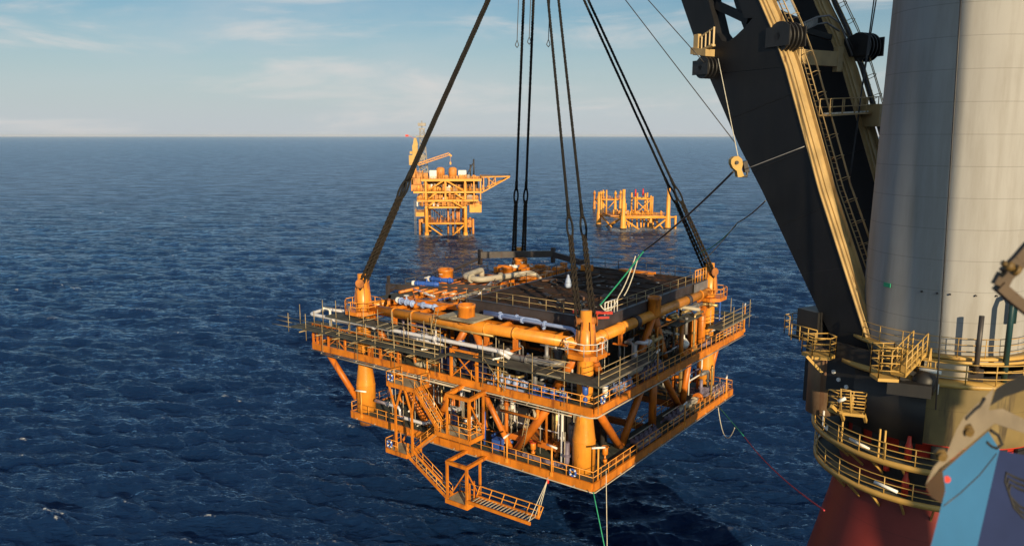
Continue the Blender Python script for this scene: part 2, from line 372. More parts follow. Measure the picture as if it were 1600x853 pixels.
# ------------------------------------------------------------------ the lifted topside module (local axes: x along its right side, y along its left side, z up from the lower deck)
MO = Vc((7.58, 68.31, 13.0)); MA = R(53.4)
MX = Matrix.Translation(MO) @ Matrix.Rotation(MA, 4, 'Z')
def W(u, v, z): return MX @ Vc((u, v, z))
mod = thing('offshore_module', 'huge orange two-deck steel topside module full of pipework hanging from black slings', 'offshore module', MO, MA)
def P(name, mb, m, parent=mod): return mb.build(name, m, parent)
CN = (2.2, 2.4); CL = (1.5, 32.1); CR = (32.8, 2.9); CB = (32., 32.)
# --- lower deck
d = MB()
d.bx(.25, 9.8, .25, 32.9, -.09, 0); d.bx(9.8, 34.6, .25, 3.4, -.09, 0); d.bx(26, 34.6, 3.4, 32.9, -.09, 0); d.bx(9.8, 26, 15, 32.9, -.09, 0)
deck = P('lower_deck', d, 'deck_green')
d = MB()
for a, b in (((0,0),(34.8,0)), ((0,33.1),(34.8,33.1))): d.bar((a[0],a[1],-.33), (b[0],b[1],-.33), .22, .82)
for x in (0, 34.8): d.bar((x, .11, -.33), (x, 32.99, -.33), .22, .82)
P('fascia_beam', d, 'orange', deck)
d = MB()
for x in (2.2, 9.7, 17.1, 26.1, 32.6): d.ibeam((x, .15, -.48), (x, 32.95, -.48), .35, .76)
for y in (2.5, 10.5, 15.1, 22.5, 29.5): d.ibeam((.15, y, -.5), (34.65, y, -.5), .3, .7)
P('floor_beam', d, 'orange_deep', deck)
d = MB(); d.rail([(.05, 33, .08), (.05, 24.5, .08)], 1.1, 1.4, .038); d.rail([(.05, 20.9, .08), (.05, .05, .08), (34.75, .05, .08), (34.75, 3.3, .08)], 1.1, 1.45, .038, toe=0); d.rail([(.05, 33.05, .08), (6, 33.05, .08)], 1.1, 1.4, .038)
P('railing', d, 'orange_rail', deck)
d = MB(); d.rail([(9.8, 3.35, 0), (26, 3.35, 0)], 1.1, 1.6, .035); d.rail([(26, 3.35, 0), (26, 15, 0), (9.8, 15, 0), (9.8, 3.35, 0)], 1.1, 1.6, .035)
P('railing', d, 'orange_rail', deck)
d = MB(); d.path([(-.22, 33, -.72), (-.22, -.1, -.72), (-.05, -.25, -.72), (34.8, -.25, -.72)], .06, 6)
for y in range(2, 33, 3): d.bar((-.22, y, -.72), (.0, y, -.6), .05, .2)
for x in range(2, 34, 3): d.bar((x, -.25, -.72), (x, 0, -.6), .05, .2)
P('conduit', d, 'pale_lag', deck)
d = MB(); [d.bx(6, 9, y, y+2.8, .004, .05) for y in (5, 9, 19)]; [d.bx(x, x+3.4, .6, 1.1, .004, .25) for x in (28, 5)]
islands(d, 'equipment_plinth', 'orange_rust', deck)
# --- mid deck
Z2 = 7.5
d = MB(); d.bx(-.3, 36.8, .0, 38.9, Z2-.4, Z2-.3); mdk = P('mid_deck', d, 'deck_green')
d = MB()
d.bar((-.5, 0-.2, Z2-.34), (37, -.2, Z2-.34), .24, .74); d.bar((-.5, 39, Z2-.34), (37, 39, Z2-.34), .24, .74)
for x in (-.5, 37): d.bar((x, -.08, Z2-.34), (x, 38.88, Z2-.34), .24, .74)
P('fascia_beam', d, 'orange', mdk)
d = MB()
for x in (2.2, 8, 14, 20, 26, 32.6): d.ibeam((x, 0, Z2-.83), (x, 38.8, Z2-.83), .35, .8)
for y in (2.5, 9, 16, 23, 30, 36.5): d.ibeam((-.3, y, Z2-.85), (36.8, y, Z2-.85), .3, .7)
P('floor_beam', d, 'orange_deep', mdk)
d = MB(); d.rail([(-.5, 20.0, Z2), (-.5, -.2, Z2), (28, -.2, Z2)], 1.1, 1.45, .038); d.rail([(28, -.2, Z2), (37, -.2, Z2), (37, 5, Z2)], 1.15, 1.1, .042, mids=2); d.rail([(-.5, 39, Z2), (-.5, 24.2, Z2)], 1.1, 1.5, .035)
d.rail([(-.5, 39, Z2), (8, 39, Z2)], 1.1, 1.5, .035)
P('railing', d, 'orange_rail', mdk)
d = MB(); d.path([(-.75, 39, Z2-.78), (-.75, .0, Z2-.78), (-.3, -.45, Z2-.78), (37.2, -.45, Z2-.78)], .075, 6); d.path([(-.95, 37, Z2-.95), (-.95, 14, Z2-.95)], .1, 6); d.path([(-.75, 12, Z2-1.05), (-.75, 2, Z2-1.05)], .05, 6)
for y in range(1, 38, 3): d.bar((-.95, y, Z2-.85), (-.5, y, Z2-.72), .06, .1)
for x in range(1, 37, 3): d.bar((x, -.45, Z2-.85), (x, -.2, Z2-.72), .06, .1)
P('conduit', d, 'pale_lag', mdk)
d = MB()          # wind posts and cross bracing over the left fascia
for y in (38.8, 38.1, 37.4, 36.1, 33.2, 29.2, 28.7, 27.4, 24.6): d.bar((-.5, y, Z2+.03), (-.5, y, Z2+2.35), .2, .2)
for a, b in ((36.1, 33.2), (27.4, 24.6)): d.bar((-.5, a, Z2+.1), (-.5, b, Z2+2.2), .09, .09); d.bar((-.5, b, Z2+.1), (-.5, a, Z2+2.2), .09, .09)
d.bar((-.5, 38.9, Z2+2.4), (-.5, 24.5, Z2+2.4), .16, .16)
P('post_frame', d, 'orange_deep', mdk)
d = MB()
for y in (16.9, 13.5): d.bar((-.5, y, Z2+.03), (-.5, y, 10.5), .24, .24)
d.bar((-.5, 16.9, 10.4), (-.5, 13.5, 10.4), .2, .2); d.bar((-.5, 16.75, Z2+.1), (-.5, 13.65, 10.25), .1, .1); d.bar((-.44, 13.65, Z2+.1), (-.44, 16.75, 10.25), .1, .1)
P('door_frame', d, 'orange', mdk)
# --- corner columns with trunnions and work platforms
def column(c, top, plat, dirx, rw):
    cx, cy = c; d = MB()
    d.lathe((cx, cy, 0), [(.0, -1.7), (.85, -1.7), (.85, -.8), (1.12, -.78), (1.12, 3.1), (1.1, 3.3), (.80, 5.7), (.78, 7.0), (.78, plat-.3), (.82, plat), (.82, top-1.9), (.55, top-1.7), (.55, top), (0, top)], 28)
    for z in (3.15, 8.8, 9.9): d.torus((cx, cy, z), (1.12 if z < 4 else .79), .035, n=28, m=5)
    o = P('column', d, 'orange_column')
    d = MB(); d.lathe((cx, cy, 0), [(.0, -1.74), (.87, -1.73), (.9, -.95), (.87, -.85)], 24); P('stabbing_cone', d, 'orange_rust', o)
    dx, dy = dirx; n = Vc((-dy, dx, 0)); d = MB(); k = top-1.0
    d.tube(Vc((cx, cy, k))-n*1.0, Vc((cx, cy, k))+n*1.0, .34, n=14)
    for sg in (-1, 1): d.disc(Vc((cx, cy, k))+n*sg*1.0, .52, .07, n, 16)
    for a in range(6):
        ang = a*PI/3; d.bar((cx+.82*math.cos(ang), cy+.82*math.sin(ang), plat+.3), (cx+.55*math.cos(ang), cy+.55*math.sin(ang), top-1.0), .05, .5)
    P('trunnion', d, 'orange_rust', o)
    d = MB(); hx, hy = rw; n8 = []
    pts = [(cx-hx, cy-hy*.5), (cx-hx*.5, cy-hy), (cx+hx*.6, cy-hy), (cx+hx, cy-hy*.6), (cx+hx, cy+hy*.6), (cx+hx*.6, cy+hy), (cx-hx*.5, cy+hy), (cx-hx, cy+hy*.5)]
    d.prism([(x, y, plat-.5) for x, y in pts], (0, 0, .42)); pl = P('column_platform', d, 'orange', o)
    d = MB(); d.rail([(x, y, plat-.08) for x, y in pts], 1.15, 1.2, .045, closed=True); P('platform_railing', d, 'white_paint' if c == CN else 'orange_rail', pl)
    return o
column(CN, 15.9, 12.0, (-.7, -.7), (1.75, 1.75))
column(CL, 16.4, 12.3, (-.5, .86), (1.9, 1.9))
column(CR, 16.4, 12.3, (.86, -.5), (1.9, 1.9))
column(CB, 16.0, 12.3, (.7, .7), (1.9, 1.9))
# --- top chords
def chord(p, q, r, rings, bands, name='top_chord'):
    p = Vc(p); q = Vc(q); L = (q-p).length; t = (q-p)/L; d = MB(); d.tube(p, q, r, n=20)
    for x in rings: d.tube(p+t*(x-.13), p+t*(x+.13), r*1.12, n=20)
    o = P(name, d, 'orange_column')
    if bands:
        d = MB()
        for x in bands: d.tube(p+t*(x-.38), p+t*(x+.38), r*1.16, n=20)
        P('clamp_band', d, 'girder_dark', o)
    for x in rings:
        d = MB(); a = p+t*x; s_ = t.cross(Vc((0, 0, 1))); d.bar(a+Vc((0, 0, -r)), a+Vc((0, 0, -r-1.1)), .28, .5, t); d.bar(a+Vc((0, 0, -r-1.15))-s_*.8, a+Vc((0, 0, -r-1.15))+s_*.8, .3, .15)
        P('saddle', d, 'orange_deep', o)
    return o
chord((2.2, 3.1, 12.55), (2.0, 31.4, 12.25), .56, (7.5, 11.2, 21.5, 24.4), ())
d = MB(); d.lathe((2.1, 14.2, 12.45), [(.57, 0), (.74, .8), (.74, 3.3), (.57, 4.2)], 20, ax=(-.004, 1, -.01)); P('top_chord', d, 'orange_column')
chord((2.9, 2.35, 12.8), (32.1, 2.8, 12.9), .56, (2.4, 6.2, 26.5), (9.4, 22.8))
chord((2.2, 32.1, 12.3), (31.3, 32.0, 12.4), .5, (8, 20), (4.0,))
chord((32.7, 3.6, 12.7), (32.1, 31.3, 12.4), .5, (8, 20), ())
# --- diagonal braces and struts
def br(p, q, r=.42, m='orange_brace'): d = MB(); d.tube(p, q, r, n=14); return P('brace', d, m)
zt = Z2-.7
for p, q, r in [((3.0, 2.3, 7.0), (9.45, 2.4, 0), .42), ((15.4, 2.4, zt), (10.0, 2.5, 0), .40), ((17.07, 2.5, zt), (17.07, 2.5, 0), .44), ((18.0, 2.5, zt), (24.5, 2.6, 0), .40), ((27.2, 2.6, zt), (25.2, 2.6, 0), .38),
                ((2.2, 5.7, zt), (2.2, 10.5, 0), .44), ((2.2, 15.7, zt), (2.2, 11.2, 0), .30), ((1.8, 29, zt), (2.0, 22.5, 0), .40), ((2.1, 17.5, zt), (2.0, 21.9, 0), .36),
                ((3, 32, zt), (10, 32, 0), .4), ((17, 32, zt), (10.5, 32, 0), .4), ((18, 32, zt), (25, 32, 0), .4), ((31, 32, zt), (25.5, 32, 0), .4),
                ((32.4, 5, zt), (32.4, 11, 0), .4), ((32.4, 17, zt), (32.4, 11.5, 0), .4), ((32.4, 18, zt), (32.4, 24, 0), .4), ((17, 15.4, zt), (10, 15.4, 0), .34), ((20, 15.4, zt), (25.9, 15.4, 0), .34),
                ((2.3, 3.0, 11.9), (2.2, 6.0, 7.3), .42), ((2.2, 17.0, 12.2), (2.2, 20.2, 7.3), .40), ((2.2, 16.0, 12.2), (2.2, 13.6, 7.3), .40), ((2.0, 31.4, 11.8), (2.0, 28, 7.3), .38),
                ((16.2, 2.5, 12.5), (12.6, 2.5, 7.3), .42), ((17.0, 2.5, 12.5), (19.7, 2.5, 7.3), .40), ((3.0, 2.4, 11.9), (6.2, 2.4, 7.3), .40), ((32.0, 2.8, 12.0), (28.2, 2.8, 7.3), .40),
                ((17, 32, 12), (12, 32, 7.3), .38), ((17, 32, 12), (22, 32, 7.3), .38), ((32.4, 17, 12), (32.4, 12, 7.3), .38), ((17, 17, 12.4), (17, 17, 0), .42), ((9.8, 9, zt), (9.8, 9, 0), .3)]: br(p, q, r)
for p, q in [((.1, 37.3, zt), (1.2, 33.4, 1.2)), ((36.6, 2.6, zt), (33.6, 2.7, 1.6)), ((30, 38.4, zt), (31.6, 33, 1.6))]: br(p, q, .36)
# --- roof: dark plated half and open orange frame
RX0, RX1, RY0, RY1, RZ = 5.0, 31.6, 2.95, 19.3, 14.5
d = MB(); d.bx(RX0+.15, RX1-.15, RY0+.15, RY1-.15, RZ-.12, RZ); roof = P('roof_plate', d, 'deck_dark')
d = MB()
for y in (RY0, RY1): d.ibeam((RX0-.15, y, RZ-.86), (RX1+.15, y, RZ-.86), .45, 1.75)
for x in (RX0, RX1): d.ibeam((x, RY0+.24, RZ-.86), (x, RY1-.24, RZ-.86), .45, 1.75)
for x in np.arange(RX0+2.2, RX1, 2.2): d.bar((x, RY0-.16, RZ-.86), (x, RY0-.16, RZ-.9+.001), .02, .02)
P('edge_girder', d, 'girder_dark', roof)
d = MB(); d.rail([(RX0-.1, RY1, RZ+.03), (RX0-.1, RY0+1.6, RZ+.03)], 1.15, 2.0, .035); d.rail([(RX0+2, RY0-.1, RZ+.03), (RX1, RY0-.1, RZ+.03)], 1.15, 2.1, .035)
P('railing', d, 'scaffold_tube', roof)
d = MB(); d.rail([(RX1, RY0, RZ+.03), (RX1, RY1, RZ+.03), (RX0+9, RY1, RZ+.03)], 1.2, 2.1, .04); P('railing', d, 'dark_steel', roof)
d = MB(); d.rail([(28.2, RY0-.1, RZ+.03), (31.4, RY0-.1, RZ+.03)], 1.5, .8, .06); P('access_hoop', d, 'orange_rail', roof)
d = MB(); d.bx(27.6, 31.7, RY0-.3, RY0-.25, RZ-1.2, RZ-.05); P('kick_plate', d, 'grey_steel', roof)
d = MB(); d.bx(30.4, 31.2, 9.5, 14.5, RZ+.004, RZ+.3); d.bx(27.5, 28.6, 17.3, 18.6, RZ+.004, RZ+.8); islands(d, 'bumper', 'orange', roof)
d = MB()
for i in range(18):
    x, y = random.uniform(6, 30), random.uniform(4, 18); s_ = random.uniform(.1, .32); d.box((x, y, RZ+.04+s_*.1), (s_*1.6, s_, s_*.35), (math.cos(i), math.sin(i), 0), (-math.sin(i), math.cos(i), 0))
islands(d, 'loose_fitting', 'grey_steel', roof)
d = MB()
for x in np.arange(6.5, 31, 3.0): d.bx(x, x+.18, 3.6, 19, RZ+.004, RZ+.1)
for y in (7.5, 12, 16.2): d.bx(5.6, 31, y, y+.14, RZ+.105, RZ+.16)
P('deck_stiffener', d, 'deck_dark', roof)
fr = MB()
for x in (5, 8.6, 12.2, 15.8, 19.4, 23, 26.6, 31.6): fr.ibeam((x, 19.6, 13.3), (x, 31.8, 13.1), .32, .6)
for y in (22.2, 25.4, 28.6): fr.ibeam((3, y, 13.2), (32, y, 13.2), .28, .5)
for y in (6, 9.5, 13, 17, 20.5, 24, 27.5): fr.ibeam((2.5, y, 12.75), (5.0, y, 12.75), .24, .4)
fr.ibeam((4.7, 3.4, 12.2), (4.7, 31, 12.2), .4, .7)
fr.bar((2.2, 28.6, 13.3), (4.8, 31, 13.3), .3, .4); fr.bar((3, 25, 13.5), (8.6, 31, 13.5), .12, .12); fr.bar((5, 20, 13.6), (12, 27, 13.6), .12, .12); fr.bar((12, 20, 13.6), (19, 27, 13.6), .12, .12)
frame = P('roof_frame', fr, 'orange')
d = MB(); d.bx(3.2, 8.4, 28.9, 31.4, 13.45, 13.5); d.bx(10.5, 16, 27.3, 32.4, 13.55, 13.62); d.bx(24, 31, 25.6, 31.4, 13.45, 13.5); d.bx(5.3, 8.3, 22.5, 25, 12.9, 12.95); islands(d, 'roof_grating', 'grating', frame)
d = MB(); d.ibeam((7.8, 34.2, 13.7), (11.2, 21.5, 13.7), .3, .7); d.ibeam((9.2, 32.6, 13.9), (13.8, 21.5, 14.0), .26, .55); d.bar((7.8, 34.3, 13.5), (7.8, 34.3, 15.0), .3, .3); d.bar((5.6, 32.2, 13.0), (5.6, 32.2, 14.6), .35, .35)
d.bar((5.8, 32.3, 13.6), (9.0, 33.5, 13.8), .25, .4)
P('skid_beam', d, 'girder_dark', frame)
d = MB(); d.bar((26.0, 34.4, 14.0), (26.0, 34.4, 16.2), .5, .5); d.bar((33.6, 27.0, 14.0), (33.6, 27.0, 16.2), .5, .5); d.bar((26.0, 34.3, 15.4), (33.5, 27.1, 15.3), .5, .9); d.bar((33.6, 27, 15.2), (32.6, 21.0, 14.6), .35, .8); d.bar((26, 34.3, 15), (20, 34, 14.2), .3, .4)
P('guide_frame', d, 'girder_dark', frame)
d = MB(); d.rail([(9, 32.6, 13.5), (25.5, 32.6, 13.5)], 1.1, 1.8, .04); d.rail([(20, 20.2, 13.6), (31, 20.2, 13.6)], 1.1, 1.6, .04); d.rail([(16, 24, 13.5), (31, 24, 13.5)], 1.0, 1.6, .04); P('railing', d, 'dark_steel', frame)
d = MB(); d.rail([(5.2, 19.6, 13.7), (5.2, 26, 13.7)], 1.1, 1.6, .03); d.rail([(6, 20, 13.7), (14, 20, 13.7)], 1.1, 2, .03); P('railing', d, 'scaffold_tube', frame)
d = MB()
for i in range(16):
    x, y = random.uniform(6, 30), random.uniform(4, 18); L_ = random.uniform(1.5, 6); a = random.uniform(0, 6.3); d.path([(x+L_*t*math.cos(a+t*.8), y+L_*t*math.sin(a+t*.8)*.6, RZ+.2) for t in np.linspace(0, 1, 7)], random.choice((.05, .08, .11)), 6)
islands(d, 'hose', 'dark_steel', roof)
d = MB()
for i in range(14):
    x, y = random.uniform(6, 30), random.uniform(4, 18); d.box((x, y, RZ+.19), (random.uniform(.5, 2.2), random.uniform(.15, .6), random.uniform(.1, .35)), (math.cos(i*2), math.sin(i*2), 0), (-math.sin(i*2), math.cos(i*2), 0))
islands(d, 'dunnage', 'far_brown', roof)
# drums (pile stubs) on chords and roof
def stub(x, y, z, r, h, m='orange'):
    d = MB(); d.lathe((x, y, z), [(r, 0), (r, h*.82), (r*1.06, h*.84), (r*1.06, h), (r*.9, h), (r*.88, h-.3), (0, h-.3)], 20); o = P('stub_drum', d, m); return o
stub(13.7, 30.1, 13.6, .95, 1.9); stub(1.9, 16.8, 12.7, .9, 2.0); stub(16.4, 2.35, 12.9, .72, 2.0); stub(28.4, 29, 13.5, .9, 1.6); stub(24, 28, 13.4, .7, 1.2)
for c_, e in (((1.9, 16.8), 1.9),):
    d = MB(); d.bx(c_[0]-e*.9, c_[0]-.95, c_[1]-e*1.2, c_[1]+e*1.2, 13.25, 13.42); d.bx(c_[0]+.95, c_[0]+e*.9, c_[1]-e*1.2, c_[1]+e*1.2, 13.25, 13.42); d.bx(c_[0]-e*.9, c_[0]+e*.9, c_[1]-e*1.25, c_[1]-.95, 13.3, 13.47); d.bx(c_[0]-e*.9, c_[0]+e*.9, c_[1]+.95, c_[1]+e*1.25, 13.3, 13.47); P('drum_staging', d, 'scaffold_board')
# --- pipework on the roof and left side
def pipe(pts, r, m, fl=(), par=mod, name='pipe'):
    d = MB(); P_ = [Vc(p) for p in pts]; out = [P_[0]]
    for i in range(1, len(P_)-1):
        a, b, c = P_[i-1], P_[i], P_[i+1]; e = min((b-a).length, (c-b).length)*.45; e = min(e, r*3); p0 = b+(a-b).normalized()*e; p1 = b+(c-b).normalized()*e
        for t in (0, .25, .5, .75, 1): out.append(p0*(1-t)**2+b*2*t*(1-t)+p1*t*t)
    out.append(P_[-1]); d.path(out, r, 12)
    for i, t in fl:
        a, b = P_[i], P_[i+1]; c = a.lerp(b, t); ax = (b-a).normalized(); d.disc(c-ax*.06, r*1.6, .08, ax, 14); d.disc(c+ax*.06, r*1.6, .08, ax, 14)
    return P(name, d, m, par)
pipe([(.9, 10.4, 10.2), (.3, 11.2, 10.9), (-.45, 39.3, 11.0), (2.2, 39.6, 11.1), (2.6, 33.6, 11.3)], .21, 'silver', ((1, .3), (1, .62), (1, .85)))
pipe([(1.9, 10.2, 10.1), (.95, 10.6, 10.75), (.4, 26, 10.8), (.2, 36.2, 10.6), (1.9, 37, 10.7)], .19, 'silver', ((1, .4), (1, .7)))
pipe([(.1, 36.3, 9.3), (.1, 36.3, 11.9), (-.5, 36.6, 12.2), (-.6, 36.7, 11.9)], .14, 'white_paint')
pipe([(1.4, 26, 10.3), (1.2, 21.5, 10.2), (1.6, 20, 9.6)], .36, 'silver', ((0, .7),)); pipe([(1.2, 15.5, 10.2), (1.5, 5.5, 10.3), (2.4, 4.8, 10.3)], .34, 'grey_steel', ((0, .3), (0, .7)))
pipe([(1.6, 12.8, 9.2), (1.1, 10.7, 11.0)], .2, 'grey_steel', ((0, .5),))
pipe([(3.4, 15.6, 13.6), (3.4, 4.6, 13.55), (3.2, 4.0, 13.2), (3.2, 4.0, 12.2)], .2, 'pale_blue', ((0, .2), (0, .45), (0, .7))); pipe([(4.1, 16.2, 13.6), (4.1, 9.0, 13.6), (4.1, 8.4, 12.8)], .17, 'pale_blue', ((0, .3), (0, .6)))
pipe([(3.6, 26.8, 13.3), (3.6, 22.4, 13.3)], .22, 'pale_blue', ((0, .1), (0, .5), (0, .9))); pipe([(3.4, 17.6, 13.4), (3.6, 19.4, 13.9), (4.6, 19.8, 13.9)], .2, 'pale_blue', ((0, .9),))
pipe([(20, 29.3, 13.6), (20, 29.3, 14.6), (14.2, 27.6, 14.7), (14.0, 24.8, 14.6), (22.5, 23.0, 14.5), (23.4, 22.2, 13.6)], .36, 'pale_lag', ((2, .5), (3, .4)))
pipe([(9, 21.2, 13.8), (19, 26.4, 13.8)], .13, 'silver'); pipe([(8, 30.5, 13.8), (6.4, 25.4, 13.7)], .13, 'silver')
for i in range(9):
    y = 20.3+i*1.25; pipe([(5.6+random.uniform(0, 2), y, 13.75), (12+random.uniform(0, 5), y, 13.75), (12+random.uniform(5, 8), y+.6, 13.5)], random.choice((.08, .12, .18)), random.choice(('orange', 'orange_deep', 'orange', 'grey_steel')), ((0, .5),))
def bvalve(p, q, m='blue_paint'):
    p = Vc(p); q = Vc(q); d = MB(); d.vessel(p, q, .3, 12); t = (q-p).normalized(); L = (q-p).length
    for x in (.15, .5, .85): d.disc(p+t*L*x, .4, .12, t, 12)
    d.tube(p+t*L*.5, p+t*L*.5+Vc((0, 0, .7)), .1, n=8)
    o = P('valve', d, m); d = MB(); d.disc(p-t*.15, .34, .3, t, 12); d.torus(p+t*L*.5+Vc((0, 0, .75)), .3, .035, n=14, m=5); P('handwheel', d, 'white_paint', o); return o
bvalve((9.6, 31.6, 14.1), (10.8, 28.6, 14.1)); bvalve((12.6, 31.8, 14.2), (13.2, 28.4, 14.2)); bvalve((3.2, 28, 13.5), (3.1, 25.4, 13.4), 'pale_blue'); bvalve((27, 29.6, 14), (28.6, 27, 14), 'white_paint')
d = MB()
for i in range(26):
    x, y = random.uniform(23, 31), random.uniform(21, 31); h = random.uniform(.3, 1.3); d.bx(x, x+random.uniform(.3, 1.4), y, y+random.uniform(.3, 1.2), 13.35, 13.4+h)
for i in range(8):
    x, y = random.uniform(23, 30), random.uniform(21, 30); d.tube((x, y, 13.8), (x+random.uniform(-3, 3), y+random.uniform(-3, 3), 13.9), .25, n=10)
islands(d, 'lift_fitting', 'orange', mod)
# --- scaffolding along the left side and round the near corner
def scaffold(deckrects, posts, ledgers, boards=()):
    d = MB()
    for x0, x1, y0, y1, z in deckrects: d.bx(x0, x1, y0, y1, z-.14, z)
    o = P('scaffold_walkway', d, 'grating'); d = MB()
    for x, y, z0, z1 in posts: d.tube((x, y, z0), (x, y, z1), .042, n=6)
    for a, b in ledgers: d.tube(a, b, .038, n=6)
    P('scaffold_tube', d, 'scaffold_tube', o)
    if boards:
        d = MB()
        for a, b in boards: d.bar(a, b, .24, .05)
        P('scaffold_board', d, 'scaffold_board', o)
    return o
posts = []; led = []
for y in np.arange(17.5, 40.5, 2.9):
    posts += [(-2.35, y, 9.1+random.uniform(-1.6, 0), 10.9+random.uniform(0, .9)), (-1.0, y+random.uniform(-.3, .3), 9.4, 10.8+random.uniform(0, 1.2))]
    led += [((-2.9-random.uniform(0, .5), y, 9.55), (-.4, y, 9.55)), ((-2.8, y+.7, 9.4), (-.8, y+.7, 9.42))]
for y in np.arange(24, 34, 1.9):
    z = random.uniform(9.2, 10.4); led.append(((-3.1, y, z), (-1.6, y+random.uniform(-.2, .2), z)))
led += [((-2.35, 17, 10.7), (-2.35, 40.6, 10.7)), ((-2.35, 17, 10.2), (-2.35, 40.6, 10.2)), ((-1, 17, 10.7), (-1, 30, 10.7)), ((-2.4, 40.5, 9.6), (-2.4, 44, 9.5)), ((-2.2, 40.5, 10.1), (-2.0, 43.8, 10.0)), ((-2.1, 40.2, 10.6), (-1.9, 43.6, 10.5)), ((-1.2, 40.2, 9.2), (-1.4, 43.2, 9.1))]
posts += [(-2.2, 41.2, 8.9, 11.2), (-.6, 41, 9, 12)]
scaffold([(-2.5, -.75, 17.2, 40.4, 9.8), (-.75, 1.2, 35.5, 40.2, 9.75)], posts, led)
posts = [(-.9, y, 9.9, 12.9+random.uniform(-.5, .6)) for y in np.arange(18, 36.5, 2.3)]+[(1.0, y, 10.2, 12.9) for y in (21, 24, 27)]; led = []
led += [((-.9, 18, 12.2), (-.9, 27.5, 12.2)), ((-.9, 18, 11.8), (-.9, 24, 11.8)), ((-1.2, 28.6, 12.4), (1.2, 28.4, 12.4)), ((-1.2, 28.6, 11.9), (1.2, 28.4, 11.9)), ((-.9, 33, 12.4), (-.9, 36.2, 12.4))]
scaffold([(-.95, 1.1, 25.3, 36.0, 11.35), (-.8, .6, 18.5, 25.3, 10.15)], posts, led, [((-1.3, y, 11.42), (.6, y+.2, 11.42)) for y in (25.5, 27, 30.2)])
posts = []; led = []
for x, y in ((-1.15, 9.6), (-1.15, 6.2), (-1.15, 2.6), (-1.1, -1.0), (2.4, -1.2), (5.8, -1.2), (8.2, -1.2), (-.2, 10.9), (-1.15, 12.2), (10.6, -1.1)): posts.append((x, y, 7.4 if x < 0 else 8.2, 12.2+random.uniform(-.5, .4)))
for z in (10.7, 11.2, 11.7): led += [((-1.15, 5.6, z), (-1.15, 2.0, z)), ((-1.1, -1.2, z), (8.8, -1.2, z)), ((-1.15, 13, z-1.2), (-1.15, 9.2, z-1.2))]
led += [((-1.15, 6.2, 10), (-1.2, 2.6, 11.7)), ((-1.15, 9.4, 7.6), (-1.15, 12.2, 10.5)), ((8.2, -1.2, 10.6), (10.6, -1.1, 10.9)), ((-1.4, 4.4, 10.2), (1.2, 4.4, 10.2))]
scaffold([(-1.2, .9, 3.4, 17, 10.05), (-1.2, 1.1, -1.2, 3.4, 10.0), (1.1, 9.4, -1.25, .6, 10.1)], posts, led, [((-1.25, -1.3, 10.05), (8.4, -1.3, 10.15)), ((-1.3, 5.6, 10.12), (-1.3, 2.9, 10.12))])
posts = [(x, -1.1, 8.0, 11.6) for x in (28, 31, 34, 36.6)]+[(36.9, y, 8, 11.4) for y in (1.5, 4)]; led = [((27.5, -1.1, z), (37.2, -1.1, z)) for z in (10.0, 10.5, 11.0)]
scaffold([(27.5, 37, -1.1, .7, 9.5), (35.4, 37, .7, 5, 9.5)], posts, led, [((27.4, -1.15, 9.5), (37, -1.15, 9.5))])
posts = [(x, .3, 8, 11) for x in (12, 14.5)]; led = [((11.5, .3, 10.4), (15, .3, 10.4)), ((11.2, -.2, 9.3), (15.5, 1.2, 9.3))]
scaffold([(11.5, 15, .3, 2.2, 9.3), (19, 26, .8, 2.6, 11.3)], posts, led)
def ladder(a, b, wv, m='scaffold_tube', rung=.32, name='ladder', par=mod, r=.04):
    a = Vc(a); b = Vc(b); wv = Vc(wv); d = MB(); d.tube(a-wv, b-wv, r, n=6); d.tube(a+wv, b+wv, r, n=6); k = int((b-a).length/rung)
    for i in range(1, k): p = a.lerp(b, i/k); d.tube(p-wv, p+wv, r*.7, n=5)
    return P(name, d, m, par)
ladder((1.0, 21.2, 10.1), (1.5, 20.6, 13.8), (0, .25, 0)); ladder((.4, 11.6, 7.5), (.4, 11.3, 10.8), (0, .3, 0)); ladder((1.8, 9.7, .0), (1.9, 8.8, 4.4), (.1, .28, 0))
# --- stairs hung on the left face
def landing(x0, x1, y0, y1, z, rails, struts=(), frame_=None):
    d = MB(); d.bx(x0+.13, x1-.13, y0+.13, y1-.13, z-.07, z-.002)
    o = P('stair_landing', d, 'scaffold_board'); d = MB()
    for a, b in (((x0, y0), (x1, y0)), ((x1, y0), (x1, y1)), ((x1, y1), (x0, y1)), ((x0, y1), (x0, y0))): d.bar((*a, z-.19), (*b, z-.19), .1, .46)
    P('landing_beam', d, 'orange', o); 
    for r_ in rails: d = MB(); d.rail([(x, y, z) for x, y in r_], 1.15, 1.1, .045); P('landing_railing', d, 'orange_rail', o)
    if struts:
        d = MB()
        for a, b, w_ in struts: d.bar(a, b, w_, w_)
        islands(d, 'landing_strut', 'orange', o)
    return o
def flight(a, b, wd, name='stair_flight', hr=(1, 1), tread=.27):
    a = Vc(a); b = Vc(b); t = b-a; hx = Vc((wd/2, 0, 0)); d = MB()
    for s_ in (-1, 1): d.bar(a+hx*s_, b+hx*s_, .1, .3)
    o = P(name, d, 'orange'); d = MB(); k = max(3, int(abs(t.z)/tread))
    for i in range(1, k): p = a.lerp(b, i/k); d.box(p, (wd-.12, .26, .05))
    P('stair_tread', d, 'scaffold_board', o); d = MB(); z = Vc((0, 0, 1.0)); n = max(2, round(t.length/1.5))
    for s_, on in ((-1, hr[0]), (1, hr[1])):
        if not on: continue
        q = hx*s_
        for i in range(n+1): p = a.lerp(b, i/n)+q; d.tube(p, p+z, .04, n=5)
        for f in (1, .5): d.tube(a+q+z*f, b+q+z*f, .04, n=5)
    P('handrail', d, 'orange_rail', o); return o
X0, X1 = -3.3, -1.0
